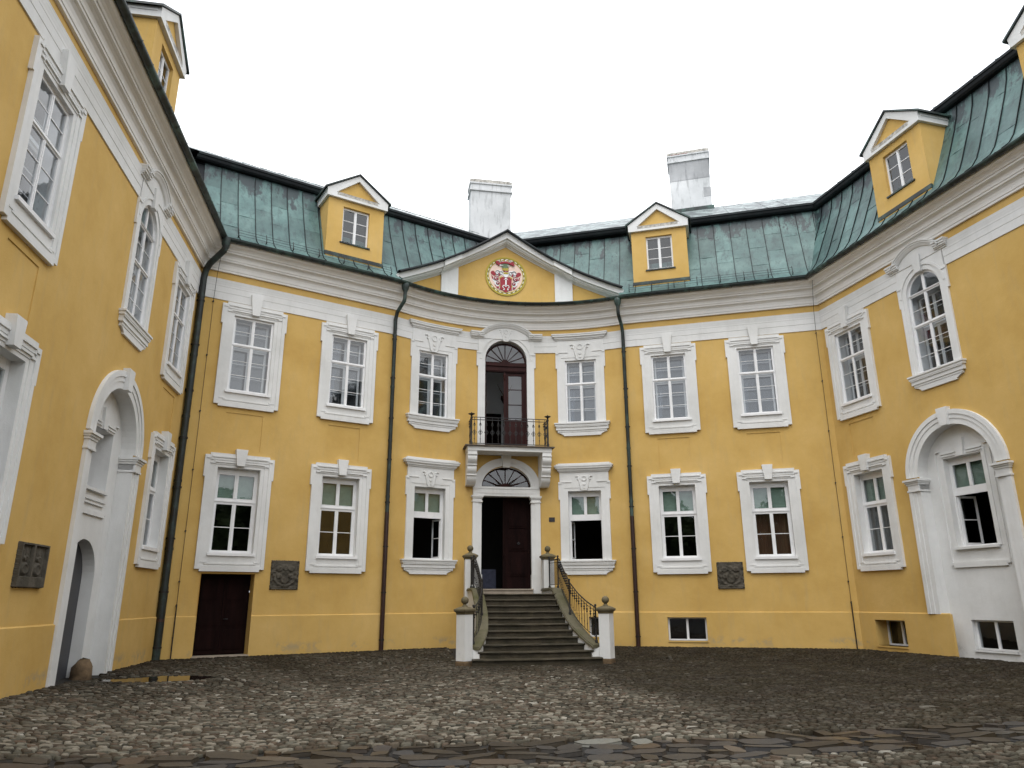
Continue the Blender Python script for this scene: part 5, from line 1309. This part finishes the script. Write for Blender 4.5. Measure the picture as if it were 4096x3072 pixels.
    for d, big in ((0.0, 0), (dl[1], 1), (dl[3], 1), (dl[-1], 1)):
        x, y = pa(d); k = MB(); zc = cz_(y); k.lathe((sg * x, y, zc), [(.045, -.02), (.045, .05), (.026, .08), (.026, 1.00), (.04, 1.02), (.02, 1.04), (.042, 1.075), (.03, 1.11), (0, 1.12)], 10); obj('post', k, IRON, rt)
    nb = 30
    for i in range(nb):
        d = dl[-1] * (i + .5) / nb; x, y = pa(d); k = MB(); z0, z1 = hr(y) - .86, hr(y)
        k.tube([(sg * x, y, z0), (sg * x, y, z1)], .0095, 5)
        if d > dl[1]:
            k.lathe((sg * x, y, z1 - .26), [(.01, -.07), (.033, -.03), (.012, 0), (.036, .04), (.01, .08)], 6); k.lathe((sg * x, y, z1 - .13), [(.01, -.03), (.025, 0), (.01, .03)], 6); k.lathe((sg * x, y, z0 + .2), [(.01, -.02), (.02, 0), (.01, .02)], 6)
        obj('baluster', k, IRON, rt)

# ------------------------------------------------------------------ drainpipes
def drainpipe(fr, s, label, split, path, k_=1.0):
    t = empty('drainpipe', fr(s, 0, .12), label, 'drainpipe', 'copper drainpipes')
    up = MB(); pts = path + [fr(s, 12.0, .14), fr(s, split, .13)]; up.tube(pts, .072 * k_, 10); obj('pipe', up, PIPEG, t)
    lo = MB(); lo.tube([fr(s, split, .13), fr(s, -.03, .13)], .080 * k_, 10); obj('lower_pipe', lo, PIPEB, t)
    z = split - .9
    for z in np.arange(.35, 12.2, 1.55):
        k = MB(); k.tube([fr(s, z - .025, .13), fr(s, z + .025, .13)], .092 * k_, 10); k.box(fr, s - .012, s + .012, z - .02, z + .02, -.01, .13); k.box(fr, s + .05, s + .11, z - .012, z + .012, .12, .14); obj('pipe_bracket', k, IRON, t)
    for z in np.arange(1.1, 12.0, 2.05): k = MB(); k.tube([fr(s, z - .04, .13), fr(s, z + .04, .13)], .082 * k_, 10); obj('pipe_joint', k, PIPEG if z > split else PIPEB, t)
    return t
def hop(fr, s, t):
    k = MB(); c = fr(s, 12.98, .70); k.lathe(c, [(.06, -.10), (.075, -.02), (.13, .10), (.15, .22), (.15, .36), (.12, .36)], 10); obj('hopper', k, COPE, t)
for fr, s, lab in ((CE, -AL + .02, 'dark copper drainpipe left of the middle bay, brown below'), (CE, AL - .02, 'dark copper drainpipe right of the middle bay, brown below')):
    p = fr(s, 0, 0); n_ = Vector(CE(s, 0, 1)[:2]) - Vector(p[:2]); f3 = Fr((p[0], p[1]), (n_.y, -n_.x) if s > 0 else (-n_.y, n_.x), (n_.x, n_.y))
    f3.d = (-f3.n[1], f3.n[0])
    t = drainpipe(f3, 0.0, lab, 4.65, [f3(0, 13.1, .70), f3(0, 12.72, .70), f3(0, 12.60, .66), f3(0, 12.28, .24)]); hop(f3, 0.0, t)
bx = Vector((LW.n[0] + LB.n[0], LW.n[1] + LB.n[1])).normalized(); f4 = Fr((B[0] + .02, B[1] - .04), (-bx.y, bx.x), (bx.x, bx.y))
t = drainpipe(f4, .0, 'thick green and black drainpipe in the left corner of the courtyard', 2.05, [f4(0, 13.30, .98), f4(0, 13.0, .98), f4(0, 12.86, .9), f4(0, 12.5, .34), f4(0, 12.3, .2)], 1.45)
for o in t.children:
    if o.name.startswith('lower_pipe'): o.data.materials[0] = PIPEG
k = MB(); k.lathe(f4(0, 12.95, .96), [(.06, -.12), (.08, 0), (.14, .12), (.15, .36)], 10); obj('hopper', k, COPE, t)

# lightning conductors
def conductor(fr, s, label):
    t = empty('lightning_conductor', fr(s, 0, .06), label, 'lightning conductor', 'lightning conductor wires')
    w = MB(); w.tube([fr(s, 13.4, .78), fr(s, 13.2, .76), fr(s + .0, 12.2, .2), fr(s, 11.4, .08), fr(s, 1.5, .07)], .008, 5); obj('wire', w, IRON, t)
    r = MB(); r.tube([fr(s, 1.55, .08), fr(s, -.1, .10)], .020, 6); obj('ground_rod', r, IRON, t)
    for z in (11.3, 9.4, 7.5, 5.6, 3.7, 2.2, 1.5, .6): k = MB(); k.box(fr, s - .018, s + .018, z - .02, z + .02, -.01, .095); obj('clip', k, IRON, t)
conductor(LB, .48, 'thin lightning conductor wire left of the cellar door, near the corner drainpipe'); conductor(RB, 7.23, 'thin lightning conductor wire in the right corner beside the right wing')

# snow guard wires above the gutter
def snow_guard(fr, a, b, label):
    t = empty('snow_guard', fr((a + b) / 2, 13.5, .5), label, 'snow guard', 'snow guard wires along the eaves')
    w = MB()
    for dz in (.10, .20, .30): w.tube([fr(a, 13.60 + dz, .52 - dz * .1), fr(b, 13.60 + dz, .52 - dz * .1)], .006, 4)
    obj('wire', w, IRON, t); n = int((b - a) / .85)
    for i in range(n + 1):
        s = a + (b - a) * i / n; k = MB(); k.tube([fr(s, 13.58, .52), fr(s, 13.72, .60), fr(s, 13.96, .47)], .014, 5); k.tube([fr(s, 13.60, .50), fr(s, 13.62, .66)], .018, 5); obj('post', k, IRON, t)
snow_guard(LB, .95, 6.6, 'thin wires on iron hooks along the left eave, below the left dormer')
snow_guard(RB, .35, 6.6, 'thin wires on iron hooks along the right eave, below the right dormer')

# small things
mb = MB(); mb.box(CE, 1.67, 1.90, 4.53, 4.70, .0, .02); nb_ = tag(obj('wall_sign', mb, BLACK), 'small dark rectangular sign on the yellow wall right of the entrance door', 'sign')
mb = MB(); f5 = LW; c = f5(4.50, 0, -.30); 
mb.lathe((c[0] + .06, c[1] - .04, -.1), [(.23, 0), (.25, .12), (.23, .28), (.17, .40), (.08, .46), (0, .47)], 7)
mb.v = [(x + random.gauss(0, .03), y + random.gauss(0, .03), z + random.gauss(0, .02)) for x, y, z in mb.v]
tag(obj('guard_stone', mb, SANDS), 'rough brown guard stone at the foot of the arched grey doorway', 'stone')
